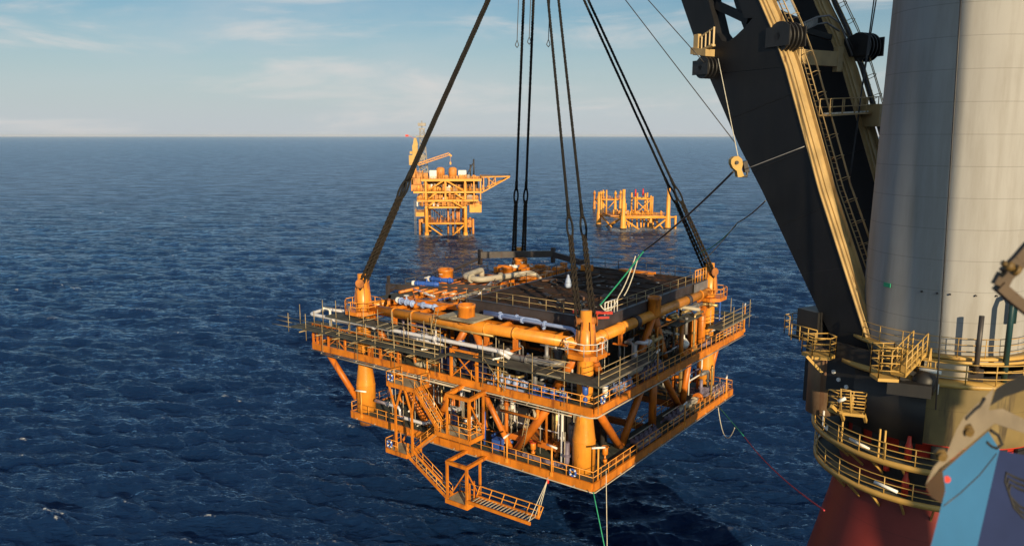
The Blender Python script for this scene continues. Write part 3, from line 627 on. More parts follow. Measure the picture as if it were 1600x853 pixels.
landing(X0, X1, 19.6, 23.6, 6.3, [[(X1, 23.6), (X0, 23.6), (X0, 21.2)], [(X1, 19.6), (X0+1.1, 19.6)]], [((X0+.2, 22.6, -1.2), (X0+.2, 22.6, 3.4), .2), ((X0+.2, 20.2, -1.2), (X0+.2, 20.2, 3.4), .2), ((X0+.2, 22.6, 3.3), (X0+.2, 23.5, 6.0), .16), ((X0+.2, 22.6, 3.3), (X0+.2, 21.6, 6.0), .16), ((X0+.2, 20.2, 3.3), (X0+.2, 19.7, 6.0), .16), ((X0+.2, 20.2, 3.3), (X0+.2, 21.2, 6.0), .16), ((-1.0, 23, 6.1), (-.5, 23, 7.2), .16), ((-1, 20, 6.1), (-.5, 20, 7.2), .16)])
flight((-2.85, 19.5, 6.2), (-2.85, 16.3, 2.5), .95)
landing(X0, X1, 12.2, 16.8, 2.4, [[(X0, 16.8), (X0, 16.0)], [(X0, 14.9), (X0, 12.2), (X1, 12.2)], [(X1, 16.8), (X1, 13.2)]], [((X0+.1, 12.3, 2.4), (X0+.1, 12.3, 6.7), .24), ((X0+.1, 15.2, 2.4), (X0+.1, 15.2, 6.7), .2), ((X1, 12.3, 2.4), (X1, 12.3, 6.7), .2), ((X0+.1, 12.2, 6.55), (X0+.1, 15.3, 6.55), .34), ((X0+.1, 12.3, 6.55), (-.6, 12.3, 6.75), .34), ((X0+.1, 15.2, 6.55), (-.6, 15.2, 6.75), .34), ((X0+.15, 12.4, 6.3), (X1, 12.4, 2.7), .12)])
flight((-1.6, 16.9, 2.3), (-1.6, 21.0, -1.2), .95)
landing(X0, X1, 20.9, 24.0, -1.25, [[(X1, 24.0), (X0, 24.0), (X0, 22.2)]], [((X1, 23.8, -1.2), (-.1, 23.8, -.4), .16), ((X0+.2, 20.9, -1.2), (X0+.2, 20.9, 0), .14), ((-1, 21, -1.2), (-.1, 21, -.4), .16)])
flight((-2.75, 20.9, -1.3), (-2.75, 15.4, -4.5), .95)
landing(X0, X1, 12.6, 15.5, -4.6, [[(X1, 15.5), (X1, 12.7)]], [((X0+.1, 12.7, -4.7), (X0+.1, 12.7, -.5), .24), ((X0+.1, 15.3, -4.7), (X0+.1, 15.3, -.5), .22), ((X1-.1, 12.7, -4.7), (X1-.1, 12.7, -.5), .2), ((X0+.1, 12.6, -.6), (X0+.1, 15.4, -.6), .32), ((X0+.1, 12.7, -.6), (-.1, 12.7, -.5), .32), ((X0+.1, 15.3, -.6), (-.1, 15.3, -.5), .32), ((X1-.1, 12.7, -4.5), (X0+.2, 12.7, -1.2), .12), ((X0+.1, 15.2, -4.5), (X0+.1, 12.8, -1), .1), ((X0+.6, 12.75, -4.6), (X0+.6, 12.75, -2.4), .12), ((X0+1.3, 12.75, -4.6), (X0+1.3, 12.75, -2.4), .12)])
ga, gb = Vc((-2.55, 12.6, -4.1)), Vc((-2.45, 4.9, -4.1)); d = MB()
for s_ in (-.75, .75): d.bar(ga+Vc((s_, 0, 0)), gb+Vc((s_, 0, 0)), .14, .32)
gw = P('gangway', d, 'orange'); d = MB()
for i in range(1, 18): p = ga.lerp(gb, i/18); d.bar(p-Vc((.72, 0, -.02)), p+Vc((.72, 0, .02)), .09, .07)
islands(d, 'gangway_rung', 'pale_lag', gw); d = MB()
for i in range(6): p = ga.lerp(gb, i/5)+Vc((.75, 0, 0)); d.bar(p, p+Vc((.15, -.35, 1.15)), .08, .08)
d.bar(ga+Vc((.9, -.35, 1.15)), gb+Vc((.9, -.2, 1.15)), .08, .08); d.bar(ga+Vc((.83, -.2, .6)), gb+Vc((.83, -.2, .6)), .07, .07); d.bar(gb+Vc((.7, .1, 0)), gb+Vc((.9, .1, 1.2)), .14, .14)
P('gangway_handrail', d, 'orange_rail', gw)
# --- equipment inside: vessels, skids, cabinets, pipe runs
def vess(p, q, r, m, legs=True):
    d = MB(); d.vessel(p, q, r, 18); p = Vc(p); q = Vc(q); t = (q-p).normalized(); L = (q-p).length
    for x in (.2, .5, .8): d.tube(p+t*(L*x-.05), p+t*(L*x+.05), r*1.03, n=18)
    d.tube(p+t*L*.5, p+t*L*.5+Vc((0, 0, r+.4)) if abs(t.z) < .5 else p+t*(L+.4), .12, n=8)
    o = P('vessel', d, m)
    if legs and abs(t.z) < .5:
        d = MB()
        for x in (.25, .75): c = p+t*L*x; d.bar(c-Vc((0, 0, r*.7)), c-Vc((0, 0, r+.7)), .25, r*1.3, t)
        P('vessel_saddle', d, 'orange_deep', o)
    return o
vess((5.6, 15.8, 1.9), (6.6, 10.6, 1.9), 1.15, 'pale_lag'); vess((6, 27.5, 1.6), (6, 21.5, 1.6), 1.0, 'orange_deep'); vess((8.2, 1.2, 8.55), (11.2, 1.2, 8.55), .5, 'pale_lag'); vess((21.6, .9, 8.6), (23.0, 1.9, 8.6), .52, 'white_paint', False)
for x, y in ((25.2, 1.6), (26.5, 2.3), (28.0, 1.7)): vess((x, y, 7.2), (x, y, 10.9), .48, 'orange', False)
for x, y, h, m in ((23.9, 3.3, 3.4, 'brass'), (22.4, 4.6, 3.0, 'pale_lag'), (5.2, 6.5, 3.2, 'brass'), (6.4, 8.2, 3.4, 'grey_steel'), (20.5, 5, 3.6, 'dark_steel')): vess((x, y, 7.3), (x, y, 7.2+h), .42, m, False)
for x, y, h, m in ((4.6, 7.2, 4.2, 'brass'), (4.8, 5.4, 3.4, 'grey_steel'), (7.2, 18.2, 4.5, 'dark_steel'), (28.4, 6.2, 4, 'pale_lag'), (29.5, 4.6, 3.4, 'brass'), (8.6, 6.5, 4.4, 'navy')): vess((x, y, 0), (x, y, h), .45, m, False)
def skid(x, y, z, L, wd, m, along=(1, 0)):
    a = Vc((along[0], along[1], 0)); s_ = Vc((-along[1], along[0], 0)); c = Vc((x, y, z)); d = MB()
    for k in (-1, 1): d.bar(c+s_*wd*.45*k+Vc((0, 0, .12)), c+s_*wd*.45*k+a*L+Vc((0, 0, .12)), .14, .22)
    o = P('pump_skid', d, m); d = MB(); n = int(L/.9)
    for i in range(n):
        p = c+a*(i+.5)*L/n+Vc((0, 0, .55)); d.vessel(p-s_*wd*.4, p+s_*wd*.35, .28, 12); d.disc(p-s_*wd*.1, .36, .1, s_, 12); d.tube(p, p+Vc((0, 0, random.uniform(.4, .8))), .08, n=7)
        d.box(p+Vc((0, 0, .3))+a*.25, (.25, .3, .3))
    P('pump', d, m, o); d = MB()
    d.path([c+s_*wd*.3+Vc((0, 0, .9)), c+s_*wd*.3+a*L+Vc((0, 0, .9))], .07, 7); d.path([c-s_*wd*.3+Vc((0, 0, .3)), c-s_*wd*.3+a*L+Vc((0, 0, .3))], .09, 7); P('manifold', d, 'pale_lag', o); return o
skid(9.9, 1.1, 0, 5.2, 1.6, 'purple_grey'); skid(18.2, 1.3, 0, 4.4, 1.5, 'purple_grey'); skid(30, .9, 0, 4.2, 1.0, 'purple_grey'); skid(4.6, .9, Z2-.3, 4, 1.1, 'pale_blue'); skid(10.5, 1.2, Z2-.3, 5.4, 1.5, 'purple_grey'); skid(32.5, .9, Z2-.3, 4, 1.2, 'purple_grey')
skid(.7, 3.4, Z2-.3, 4.2, 1.2, 'blue_paint', (0, 1)); skid(1.0, 8.2, Z2-.3, 4.6, 1.4, 'pale_blue', (0, 1)); skid(4.2, 4, Z2-.3, 8, 1.4, 'grey_steel', (0, 1)); skid(7, 19, Z2-.3, 8, 1.6, 'grey_steel', (0, 1))
pipe([(21.2, 1.3, .75), (26.6, 1.3, .75)], .26, 'pale_lag', ((0, .2), (0, .55), (0, .85))); d = MB(); d.disc((26.9, 1.3, .75), .62, .5, (1, 0, 0), 18); P('end_flange', d, 'orange_deep')
def valve_post(x, y, z, h, m='blue_paint', wheel='blue_paint'):
    d = MB(); d.tube((x, y, z), (x, y, z+h), .1, n=8); d.vessel((x, y, z+h-.1), (x, y, z+h+.75), .3, 10); d.disc((x, y, z+h*.45), .22, .3, (0, 0, 1), 10); o = P('valve', d, m)
    d = MB(); d.torus((x, y, z+h+.75), .34, .05, n=14, m=5); P('handwheel', d, wheel, o)
valve_post(.3, 1.2, Z2, 1.0); valve_post(3.8, 1.1, Z2-.3, .5, 'white_paint'); valve_post(2.2, 8.4, 0, .7, 'orange', 'red_paint'); valve_post(3.6, 6.3, 0, .9, 'orange', 'orange'); valve_post(2.9, 6.0, 0, .8, 'orange', 'orange'); valve_post(4.4, 1.3, 0, 1.2, 'orange', 'orange')
def cabinet(x, y, z, w_, dp, h, m):
    d = MB(); d.bx(x, x+dp, y, y+w_, z, z+h); o = P('cabinet', d, m); d = MB()
    for i in range(max(1, int(w_/.9))): yy = y+.1+i*.9; d.bx(x-.03, x-.002, yy, yy+.7, z+.15, z+h-.12); d.bx(x-.06, x-.031, yy+.58, yy+.62, z+h*.4, z+h*.55)
    P('cabinet_door', d, m, o)
cabinet(1.2, 13.8, Z2-.3, 3.4, 1.2, 2.9, 'navy'); cabinet(1.3, 18.4, Z2-.3, 1.8, 1, 2.4, 'navy'); cabinet(1.3, 22, Z2-.3, 2.2, 1, 2.2, 'dark_steel'); cabinet(1.0, 11.8, 0, 1.0, .8, 1.1, 'blue_paint'); cabinet(2.6, 19.5, 0, 1.2, .8, 1.8, 'navy'); cabinet(6.2, 3.6, Z2-.3, 1.5, .8, 2.2, 'dark_steel')
d = MB()
for y in (5.5, 8, 10.5): d.bx(2.8, 6.6, y, y+.2, 1.1, 1.3)
d.bx(2.6, 6.8, 4.6, 12.0, .9, 1.1); d.bx(2.6, 2.7, 4.6, 12.0, 1.1, 1.5); P('heat_exchanger_tray', d, 'orange_deep')
def clutter(z0, z1, xr, yr, n, seed):
    g = random.Random(seed)
    cols = ['grey_steel', 'dark_steel', 'pale_lag', 'orange', 'silver', 'brass', 'orange_deep', 'blue_paint', 'white_paint', 'grey_steel', 'dark_steel', 'purple_grey']
    for k in range(n):
        m = g.choice(cols); x, y = g.uniform(*xr), g.uniform(*yr); q = [Vc((x, y, g.choice((z0, z0+.6, z1-.5))))]
        for i in range(g.randint(2, 5)):
            a = g.choice(('x', 'y', 'z', 'z')); p = q[-1].copy()
            if a == 'x': p.x = min(max(p.x+g.choice((-1, 1))*g.uniform(1, 5), xr[0]), xr[1])
            if a == 'y': p.y = min(max(p.y+g.choice((-1, 1))*g.uniform(1, 6), yr[0]), yr[1])
            if a == 'z': p.z = g.uniform(z0+.3, z1-.3)
            if (p-q[-1]).length > .7: q.append(p)
        if len(q) > 1: pipe(q, g.choice((.07, .1, .14, .2, .26)), m, [(i, .5) for i in range(len(q)-1) if g.random() < .6])
clutter(0, 6.6, (2.8, 9.2), (3.2, 29.5), 34, 1); clutter(7.3, 12, (1.0, 8.5), (3.6, 31), 36, 2); clutter(7.3, 12, (6, 31), (1.0, 7), 28, 3); clutter(0, 6.4, (26.5, 32), (4, 14), 14, 4); clutter(0.2, 6.4, (10, 26), (15.5, 20), 12, 5); clutter(12.9, 13.9, (5.5, 22), (20.5, 30.5), 8, 6)
d = MB()
for i in range(44):
    x, y = random.uniform(1.2, 9.4), random.uniform(4, 31); h = random.uniform(1.2, 6.4); d.tube((x, y, 0), (x, y, h), random.choice((.04, .05, .07)), n=5)
for i in range(52):
    x, y = (random.uniform(.2, 9), random.uniform(3, 36)) if i % 2 else (random.uniform(3, 31), random.uniform(.8, 7)); d.tube((x, y, 7.2), (x, y, 7.2+random.uniform(1, 4.6)), random.choice((.04, .05, .07)), n=5)
islands(d, 'instrument_stand', 'pale_lag', mod)
d = MB()
for z, x0, x1, y0, y1 in ((10.2, 8.5, 9.3, 4, 31), (10.8, 4, 31, 6.6, 7.4), (5.6, 8.7, 9.5, 3, 30), (5.4, 27, 32, 9, 9.7), (9.4, 4.4, 5.0, 12, 31)): d.bx(x0, x1, y0, y1, z, z+.08); d.bx(x0, x0+.04, y0, y1, z+.085, z+.22); d.bx(x1-.04, x1, y0, y1, z+.085, z+.22)
islands(d, 'cable_tray', 'grey_steel', mod)
d = MB(); d.bx(9.4, 9.6, 4, 15, 0.01, 6.5); d.bx(8.8, 9.0, 8, 34, 7.2, 12.0); d.bx(10, 30, 8.6, 8.8, 7.2, 12.0); islands(d, 'blast_wall', 'dark_steel', mod)
d = MB()
for i in range(40): y = random.uniform(9, 34); z = random.uniform(7.4, 11); d.bx(8.6, 8.78, y, y+random.uniform(.3, 1.2), z, z+random.uniform(.2, .9))
for i in range(40): x = random.uniform(10, 29); z = random.uniform(7.4, 11); d.bx(x, x+random.uniform(.3, 1.2), 8.42, 8.58, z, z+random.uniform(.2, .9))
islands(d, 'junction_box', 'grey_steel', mod)
clutter(7.3, 12.4, (.9, 5), (3.5, 30), 22, 12); clutter(0, 6.8, (1.0, 4), (4, 30), 20, 13); clutter(7.3, 12.3, (20, 34), (.8, 6), 22, 14); clutter(0.2, 5, (27, 33.5), (.8, 8), 12, 15)
# --- floodlight posts with tube lamps along the edges
def lamp(x, y, z, h, dr):
    d = MB(); d.tube((x, y, z-.4), (x, y, z+h), .09, n=8); d.bar((x, y, z+.05), (x, y, z-.35), .25, .25); o = P('lamp_post', d, 'orange_rail'); d = MB(); a = Vc((x, y, z+h+.08)); v = Vc(dr)*.65
    d.tube(a-v, a+v, .1, n=8); P('lamp_tube', d, 'lamp_white', o)
for a in [(-.62, 20.2, Z2, 2.3, (.8, -.5, 0)), (-.62, 10.7, Z2, 2.9, (.9, -.3, 0)), (-.1, 10.0, 0, 2.4, (1, .2, 0)), (-.1, 4.6, 0, 2.6, (.2, 1, 0)), (12.2, -.3, Z2, 2.6, (.9, .2, 0)), (37.1, -.3, Z2, 3.2, (.9, .3, 0)), (32.4, -.1, 0, 2.2, (.9, .3, 0)), (20, -.1, 0, 2.2, (.9, .1, 0)), (-.1, 31.2, 0, 2.8, (.3, -1, 0)), (-.1, 23.2, 0, 2.3, (.9, .3, 0)), (1.0, .1, 0, 3.2, (.7, -.7, 0))]: lamp(*a)
d = MB(); d.rail([(RX0+1.5, RY0-.1, RZ+.05), (RX0+4, RY0-.1, RZ+.05)], 1.3, .7, .05); P('swing_gate', d, 'white_paint', roof)
d = MB(); d.bar((2.6, 4.2, 15.5), (4.4, .8, 15.5), .3, .25); d.bar((3.2, 3.6, 14.8), (4.8, 1.4, 14.9), .25, .2); d.bar((3.3, 2.8, 13.2), (3.7, 2.0, 15.4), .12, .12); P('bumper_bar', d, 'red_paint')
# --- lifebuoys hung on the rails
def buoy(u, v, z, ax, label):
    t = thing('lifebuoy', label, 'lifebuoy', W(u, v, z), MA, 'lifebuoys on the module railings'); d = MB(); d.torus((0, 0, 0), .33, .1, ax, 24, 8); d.build('ring', 'blue_paint', t); d = MB(); a = Vc(ax).normalized(); s_ = a.cross(Vc((0, 0, 1))); 
    for k in range(4): an = PI/4+k*PI/2; c = (s_*math.cos(an)+Vc((0, 0, 1))*math.sin(an))*.33; tg = s_*-math.sin(an)+Vc((0, 0, 1))*math.cos(an); d.tube(c-tg*.07, c+tg*.07, .112, n=10)
    d.build('band', 'white_paint', t)
buoy(X0-.12, 22.9, 6.95, (1, 0, 0), 'blue and white lifebuoy on the rail of the uppermost stair landing')
buoy(X0-.12, 23.3, -.55, (1, 0, 0), 'blue and white lifebuoy on the low stair landing beneath the lower deck edge')
buoy(-.12, 2.2, .65, (1, 0, 0), 'blue lifebuoy on the lower deck rail at the foot of the near corner column')
buoy(.9, -.33, 8.1, (0, 1, 0), 'blue lifebuoy on the mid deck rail just right of the near corner column')
# wrapped bundle on the roof
bsc = .56
t = thing('wrapped_bundle', 'pale blue-white tarpaulin bundle standing upright on the dark roof plate', 'bundle', W(16.6, 13.6, RZ+.1), MA+.6); d = MB()
d.lathe((0, 0, 0), [(0, 0), (.95, .02), (.98, .5), (.86, 1.1), (.62, 1.75), (.42, 2.1), (.36, 2.4), (.2, 2.65), (0, 2.7)], 14)
d.v = [(x*(1+.12*math.sin(5*math.atan2(y, x)+z*2)), y*.7*(1+.1*math.sin(4*math.atan2(y, x)+z)), z) for x, y, z in d.v]
d.build('tarpaulin', 'pale_sheet', t); d = MB(); d.torus((0, 0, 1.0), .84, .03, n=20, m=5); d.v = [(x*1.03, y*.76, z) for x, y, z in d.v]; d.build('lashing', 'wire', t); t.scale = (bsc, bsc, bsc)
# ------------------------------------------------------------------ lifting slings
HOOK = Vc((2.6, 92.0, 70.0))
def strand(d, p, q, r, turns, n=3, off=.5, seg=7):
    p = Vc(p); q = Vc(q); t = (q-p); L = t.length; t /= L; x = t.cross(Vc((0, 1, 0))).normalized(); y = t.cross(x); N_ = max(4, int(turns*seg))
    for k in range(n):
        d.path([p+t*L*i/N_+(x*math.cos(2*PI*(i/seg+k/n))+y*math.sin(2*PI*(i/seg+k/n)))*r*off for i in range(N_+1)], r*.62, 5)
def sling(bot, sgn, top, frac, label, r=.15):
    bot = Vc(bot); top = Vc(top); t = thing('lifting_sling', label, 'lifting sling', bot, 0, 'lifting slings of the module'); dv = top-bot; dr = dv.normalized(); L = dv.length
    sd_ = dr.cross(Vc((0, 1, 0))).normalized()
    e0 = dr*(L*frac); e1 = e0+dr*2.6; d = MB(); strand(d, e0+dr*2.2, dv, r, (L-(L*frac+2.2))/1.0, 3); d.build('upper_rope', 'sling_black', t)
    d = MB(); loop = [e0-dr*.3]; 
    for s_ in (1, -1): d.path([e0+dr*(2.9*x-.2)+sd_*s_*.27*math.sin(PI*x)**.8 for x in np.linspace(0, 1, 12)], r*.75, 7)
    d.tube(e0+dr*2.4, e0+dr*3.6, r*1.25, n=9); d.build('eye_splice', 'sling_black', t)
    d = MB(); nrm = dr.cross(sd_)
    for s_ in (-1, 1):
        a = Vc((0, 0, -.35))+sd_*s_*.2+nrm*.1; b = e0+dr*.5+sd_*s_*.1
        strand(d, a, b, r*1.05, (b-a).length/1.1, 2, .55)
    d.path([sd_*.2+Vc((0, 0, -.3)), Vc((0, 0, -.85)), sd_*-.2+Vc((0, 0, -.3))], r*1.3, 8); d.build('grommet', 'sling_brown', t)
for nm, c, top, dx, fr_, txt, hk in (('near', CN, 15.0, (-.7, -.7), .17, 'rising from the near corner column top', (.85, -.95)), ('left', CL, 15.5, (-.5, .86), .225, 'rising from the far left corner column top', (-.6, .0)), ('right', CR, 15.5, (.86, -.5), .2, 'slanting up from the right corner column top', (.9, .25)), ('back', CB, 15.1, (.7, .7), .18, 'rising behind the roof from the back corner', (-.35, .8))):
    n = Vc((-dx[1], dx[0], 0)); 
    for s_ in (-1, 1):
        b = W(c[0]+n.x*s_*.72, c[1]+n.y*s_*.72, top); ctr = W(c[0], c[1], top); dxw = b.x-ctr.x
        side = 'left' if dxw < 0 else 'right'
        tp = HOOK+Vc((hk[0]+(1 if dxw > 0 else -1)*({'near': .5, 'back': .55, 'left': .12, 'right': .2}[nm]), hk[1], 0))
        sling(b, s_, tp, fr_, f'{side} one of the two black wire slings {txt}', .17 if nm in ('back', 'left') else .145)

# ------------------------------------------------------------------ floating crane: white mast, slewing drum, red pedestal, black boom
TC = Vc((26.8, 47.4, 0)); HD = Vc((-.469, .883, 0)); LT = Vc((.883, .469, 0))
twr = thing('crane_mast', 'tall white tapering crane mast standing on its dirty yellow slewing drum behind the black boom', 'crane mast', (TC.x, TC.y, 27.6))
def T(name, mb, m, parent=twr): o = mb.build(name, m, parent); return o
ZB = 27.6
def at(px, py, Y):                       # a point of the place at depth Y
    f = 1219.; p_ = R(9.934); a = (px-800)/f; b = (426.5-py)/f; r = Vc((a, math.cos(p_)+b*math.sin(p_), -math.sin(p_)+b*math.cos(p_))); return Vc((0, 0, CAMZ))+r*(Y/r.y)
def tl(p): return Vc(p)-Vc((TC.x, TC.y, ZB))
def azp(az, r, z): return Vc((r*math.sin(R(az)), r*math.cos(R(az)), z-ZB))   # az clockwise from +Y about the mast axis
d = MB(); d.lathe((0, 0, 0), [(4.75, 32.2-ZB), (4.62, 33-ZB), (4.12, 58-ZB), (3.6, 80-ZB)], 96); mast = T('mast', d, 'mast_white')
d = MB()
for z in (36.2,):
    for az in (176, 190, 206, 214, 224, 252): d.tube(azp(az, 4.5, z), azp(az, 4.68, z), .055, n=7)
islands(d, 'wall_fitting', 'dark_steel', mast)
d = MB(); d.bx(-.25, .25, -.03, .03, -.12, .12); o = T('green_sign', d, 'rope_green', mast); o.location = azp(250, 4.66, 36.25); o.rotation_euler.z = R(180-250)
d = MB(); d.lathe((0, 0, 0), [(5.95, 27.7-ZB), (6.0, 29-ZB), (6.0, 31.25-ZB)], 96); drum = T('slewing_drum', d, 'drum_yellow')
def ring(mb, r0, r1, z0, z1, n=96, a0=0, a1=2*PI): return mb.lathe((0, 0, 0), [(r0, z0-ZB), (r1, z0-ZB), (r1, z1-ZB), (r0, z1-ZB), (r0, z0-ZB)], n, a0, a1)
d = MB(); ring(d, 4.6, 6.45, 31.27, 31.5); T('ring_deck', d, 'crane_yellow')
d = MB(); ring(d, 4.66, 5.3, 32.6, 32.75); T('inner_walkway', d, 'crane_yellow')
def ringrail(r, z, az0, az1, sp=1.4, h=1.1, mids=2, rr=.032, base=None):
    d = MB(); n = int(abs(az1-az0)*PI/180*r/sp); pts = []
    f = base or azp
    for i in range(n+1): a = az0+(az1-az0)*i/n; p = f(a, r, z); d.tube(p, p+Vc((0, 0, h)), rr*1.15, n=5)
    k = max(n, int(abs(az1-az0)/4))
    for j in range(mids+1): d.path([f(az0+(az1-az0)*i/k, r, z+h*(1-j/(mids+1))) for i in range(k+1)], rr, 5)
    return d
T('ring_railing', ringrail(6.38, 31.5, 100, 238, 1.5, 1.15), 'crane_yellow'); T('inner_railing', ringrail(5.25, 32.75, 90, 262, 1.4, 1.1, 2, .022), 'crane_yellow')
d = MB(); d.path([azp(a, 5.6, 32.55) for a in range(100, 246, 4)], .09, 7); d.path([azp(a, 5.7, 32.1) for a in range(100, 240, 4)], .05, 6); T('pipe_ring', d, 'crane_yellow')
d = MB(); 
for az, h in ((190.3, 3.3),): d.tube(azp(az, 5.75, 32.0), azp(az, 5.75, 32.0+h), .14, n=10)
islands(d, 'vent_pipe', 'dark_steel', twr)
d = MB(); b = azp(173.5, 5.6, 31.5); d.path([b, b+Vc((0, 0, 4.3)), b+Vc((.12, .1, 4.75)), b+Vc((.45, .5, 4.8)), b+Vc((.6, .7, 4.4)), b+Vc((.6, .7, 3.2))], .16, 9); T('gooseneck_vent', d, 'vent_green')
d = MB(); d.tube(azp(221, 6.3, 31.5), azp(217, 6.0, 33.4), .05, n=6); d.tube(azp(218.6, 6.1, 31.5), azp(217, 6.0, 33.4), .05, n=6); d.tube(azp(214.5, 6.2, 31.5), azp(213.2, 6.0, 33.3), .05, n=6); d.tube(azp(212.5, 6.1, 31.5), azp(213.2, 6.0, 33.3), .05, n=6); islands(d, 'davit_leg', 'crane_yellow', twr)
d = MB(); d.tube(azp(217, 6.55, 32.15), azp(207.5, 6.55, 32.1), .12, n=9); T('lamp_tube', d, 'lamp_white')
d = MB(); p = azp(205, 5.3, 32.0); d.box(p, (2.2, .5, .9), (.9, -.42, 0), (.42, .9, 0)); T('locker', d, 'pale_lag')
d = MB(); p = azp(214, 5.2, 31.9); d.box(p, (5.4, .3, .7), (.86, -.5, 0), (.5, .86, 0)); T('cable_locker', d, 'dark_steel')
# black curved plate painting the shade on the drum's boom side, and the foot bracket carrying the boom
d = MB(); d.lathe((0, 0, 0), [(6.0, 27.65-ZB), (6.16, 27.65-ZB), (6.16, 31.2-ZB), (6.0, 31.2-ZB)], 60, R(90-213), R(90-300)); hs = T('drum_shade_plate', d, 'housing_black')
def hb(mb, lat0, lat1, h0, h1, z0, z1): 
    c = HD*(h0+h1)/2+LT*(lat0+lat1)/2+Vc((0, 0, (z0+z1)/2-ZB)); return mb.box(c, (h1-h0, lat1-lat0, z1-z0), HD, -LT, (0, 0, 1))
d = MB(); hb(d, -5.9, -3.2, -1.2, 5.2, 27.9, 30.6); hb(d, -5.6, -3.4, -.6, 3.4, 30.6, 31.6); hb(d, -6.02, -5.85, -.9, 3.8, 29.2, 32.4)
hb(d, -3.35, -3.18, -.9, 3.8, 29.2, 32.2); T('boom_foot_bracket', d, 'housing_black')
d = MB(); c = tl(at(1287, 600, 48.5)); d.lathe((c.x, c.y, 0), [(0, 27.4-ZB), (1.0, 27.4-ZB), (1.0, 31.6-ZB), (.9, 31.8-ZB), (0, 31.8-ZB)], 36); T('winch_drum_cover', d, 'drum_brown')
d = MB()
for i, (a, b) in enumerate(((-.1, .2), (.5, .5), (.9, .9))): d.tube(LT*-6.0+HD*(1.9+a)+Vc((0, 0, 29.6+b-ZB)), LT*-6.12+HD*(1.9+a)+Vc((0, 0, 29.6+b-ZB)), .13, n=10)
islands(d, 'indicator_lamp', 'lamp_white', twr)
c = tl(at(1279, 504, 51)); d = MB(); d.box(c, (1.7, 2.2, 1.9), HD, -LT); d.box(c+Vc((0, 0, -1.0)), (2.3, 2.8, .15), HD, -LT); d.box(c+Vc((0, 0, -2.2))+LT*1.2, (1.6, 2.6, 2.4), HD, -LT); d.tube(c+Vc((0, 0, .9)), c+HD*.3+Vc((0, 0, 2.5)), .05, n=6); T('operator_cabin', d, 'housing_black')
d = MB(); c2 = c+HD*1.1-Vc((0, 0, .95))
d.rail([c2+LT*-1.5, c2+HD*.6+LT*-1.3, c2+HD*.6+LT*.8], 1.3, .6, .03, mids=2); d.rail([c+LT*-1.5+HD*-1.2-Vc((0, 0, 1.2)), c+LT*-1.5+HD*.9-Vc((0, 0, 1.2))], 1.1, .8, .035, mids=2); T('cabin_railing', d, 'crane_yellow')
def basket(pts, z, h=1.15, name='access_platform', sp=.8, gap=None, floor=.18, mids=2, rr=.035):
    d = MB(); d.prism([Vc((x-TC.x, y-TC.y, z-ZB-floor)) for x, y in pts], (0, 0, floor)); o = T(name, d, 'crane_yellow'); d = MB(); pp = [Vc((x-TC.x, y-TC.y, z-ZB)) for x, y in pts]
    d.rail(pp if gap is None else pp[gap:]+pp[:gap], h, sp, rr, mids=mids, closed=gap is None); T('platform_railing', d, 'crane_yellow', o); return o
# left basket under the cabin, low basket on the drum, near basket beside the boom foot
q = at(1277, 553, 47); basket([(q.x-.75, q.y+.6), (q.x-.5, q.y-.45), (q.x+.5, q.y-.65), (q.x+1.05, q.y-.2), (q.x+.9, q.y+.7)], q.z, floor=.22)
q2 = at(1322, 643, 43); basket([(q2.x-.8, q2.y+.7), (q2.x-.5, q2.y+.0), (q2.x+.85, q2.y-.5), (q2.x+1.15, q2.y+.1)], q2.z, 1.1)
d = MB()
for px, py, px2, py2 in ((1299, 634, 1312, 647), (1314, 644, 1318, 655), (1349, 645, 1353, 658)): d.bar(tl(at(px, py, 42.6)), tl(at(px2, py2, 43.2)), .14, .2)
d.bar(tl(at(1260, 556, 46.5)), tl(at(1284, 582, 46.5)), .16, .16); islands(d, 'platform_strut', 'crane_yellow', twr)
d = MB(); pp = [tl(at(1314, 640, 42.6)), tl(at(1314, 607, 42.6)), tl(at(1329, 610, 42.4)), tl(at(1329, 643, 42.4))]; d.path(pp, .05, 6); T('hoop_gate', d, 'crane_yellow')
d = MB(); d.tube(tl(at(1310, 627, 42.2)), tl(at(1321, 622, 42)), .1, n=8); T('lamp_tube', d, 'lamp_white')
q3 = at(1392, 590, 41.5); basket([(q3.x-.75, q3.y+.9), (q3.x-.75, q3.y-.1), (q3.x+.3, q3.y-.3), (q3.x+.45, q3.y+.8)], q3.z, 1.75, mids=3)
d = MB(); a = tl(at(1403, 585, 41.2)); b = tl(at(1436, 551, 42.6)); d.bar(a, b, .8, .2)
for s_ in (-.4, .4):
    n_ = (b-a).cross(Vc((0, 0, 1))).normalized()*s_
    for h in (1.2, .8, .4): d.tube(a+n_+Vc((0, 0, h)), b+n_+Vc((0, 0, h)), .035, n=6)
    for i in range(5): p = a.lerp(b, i/4)+n_; d.tube(p, p+Vc((0, 0, 1.2)), .04, n=6)
T('access_stair', d, 'crane_yellow')
d = MB(); d.bar(tl(at(1415, 578, 41.6)), tl(at(1445, 592, 42)), .18, .25); d.bar(tl(at(1405, 590, 41.6)), tl(at(1438, 601, 42)), .12, .18); d.lathe(tl(at(1444, 598, 41.6)), [(0, -.55), (.6, -.5), (.65, .3), (.4, .6), (0, .65)], 20, ax=(.3, .1, 1)); d.box(tl(at(1420, 606, 41.4)), (2.2, .9, .7), (.9, -.42, 0), (.42, .9, 0)); T('luffing_gear', d, 'housing_black')
d = MB(); d.bar(tl(at(1466, 600, 41.3)), tl(at(1464, 616, 41.2)), .1, .12); T('guide_plate', d, 'lamp_white')
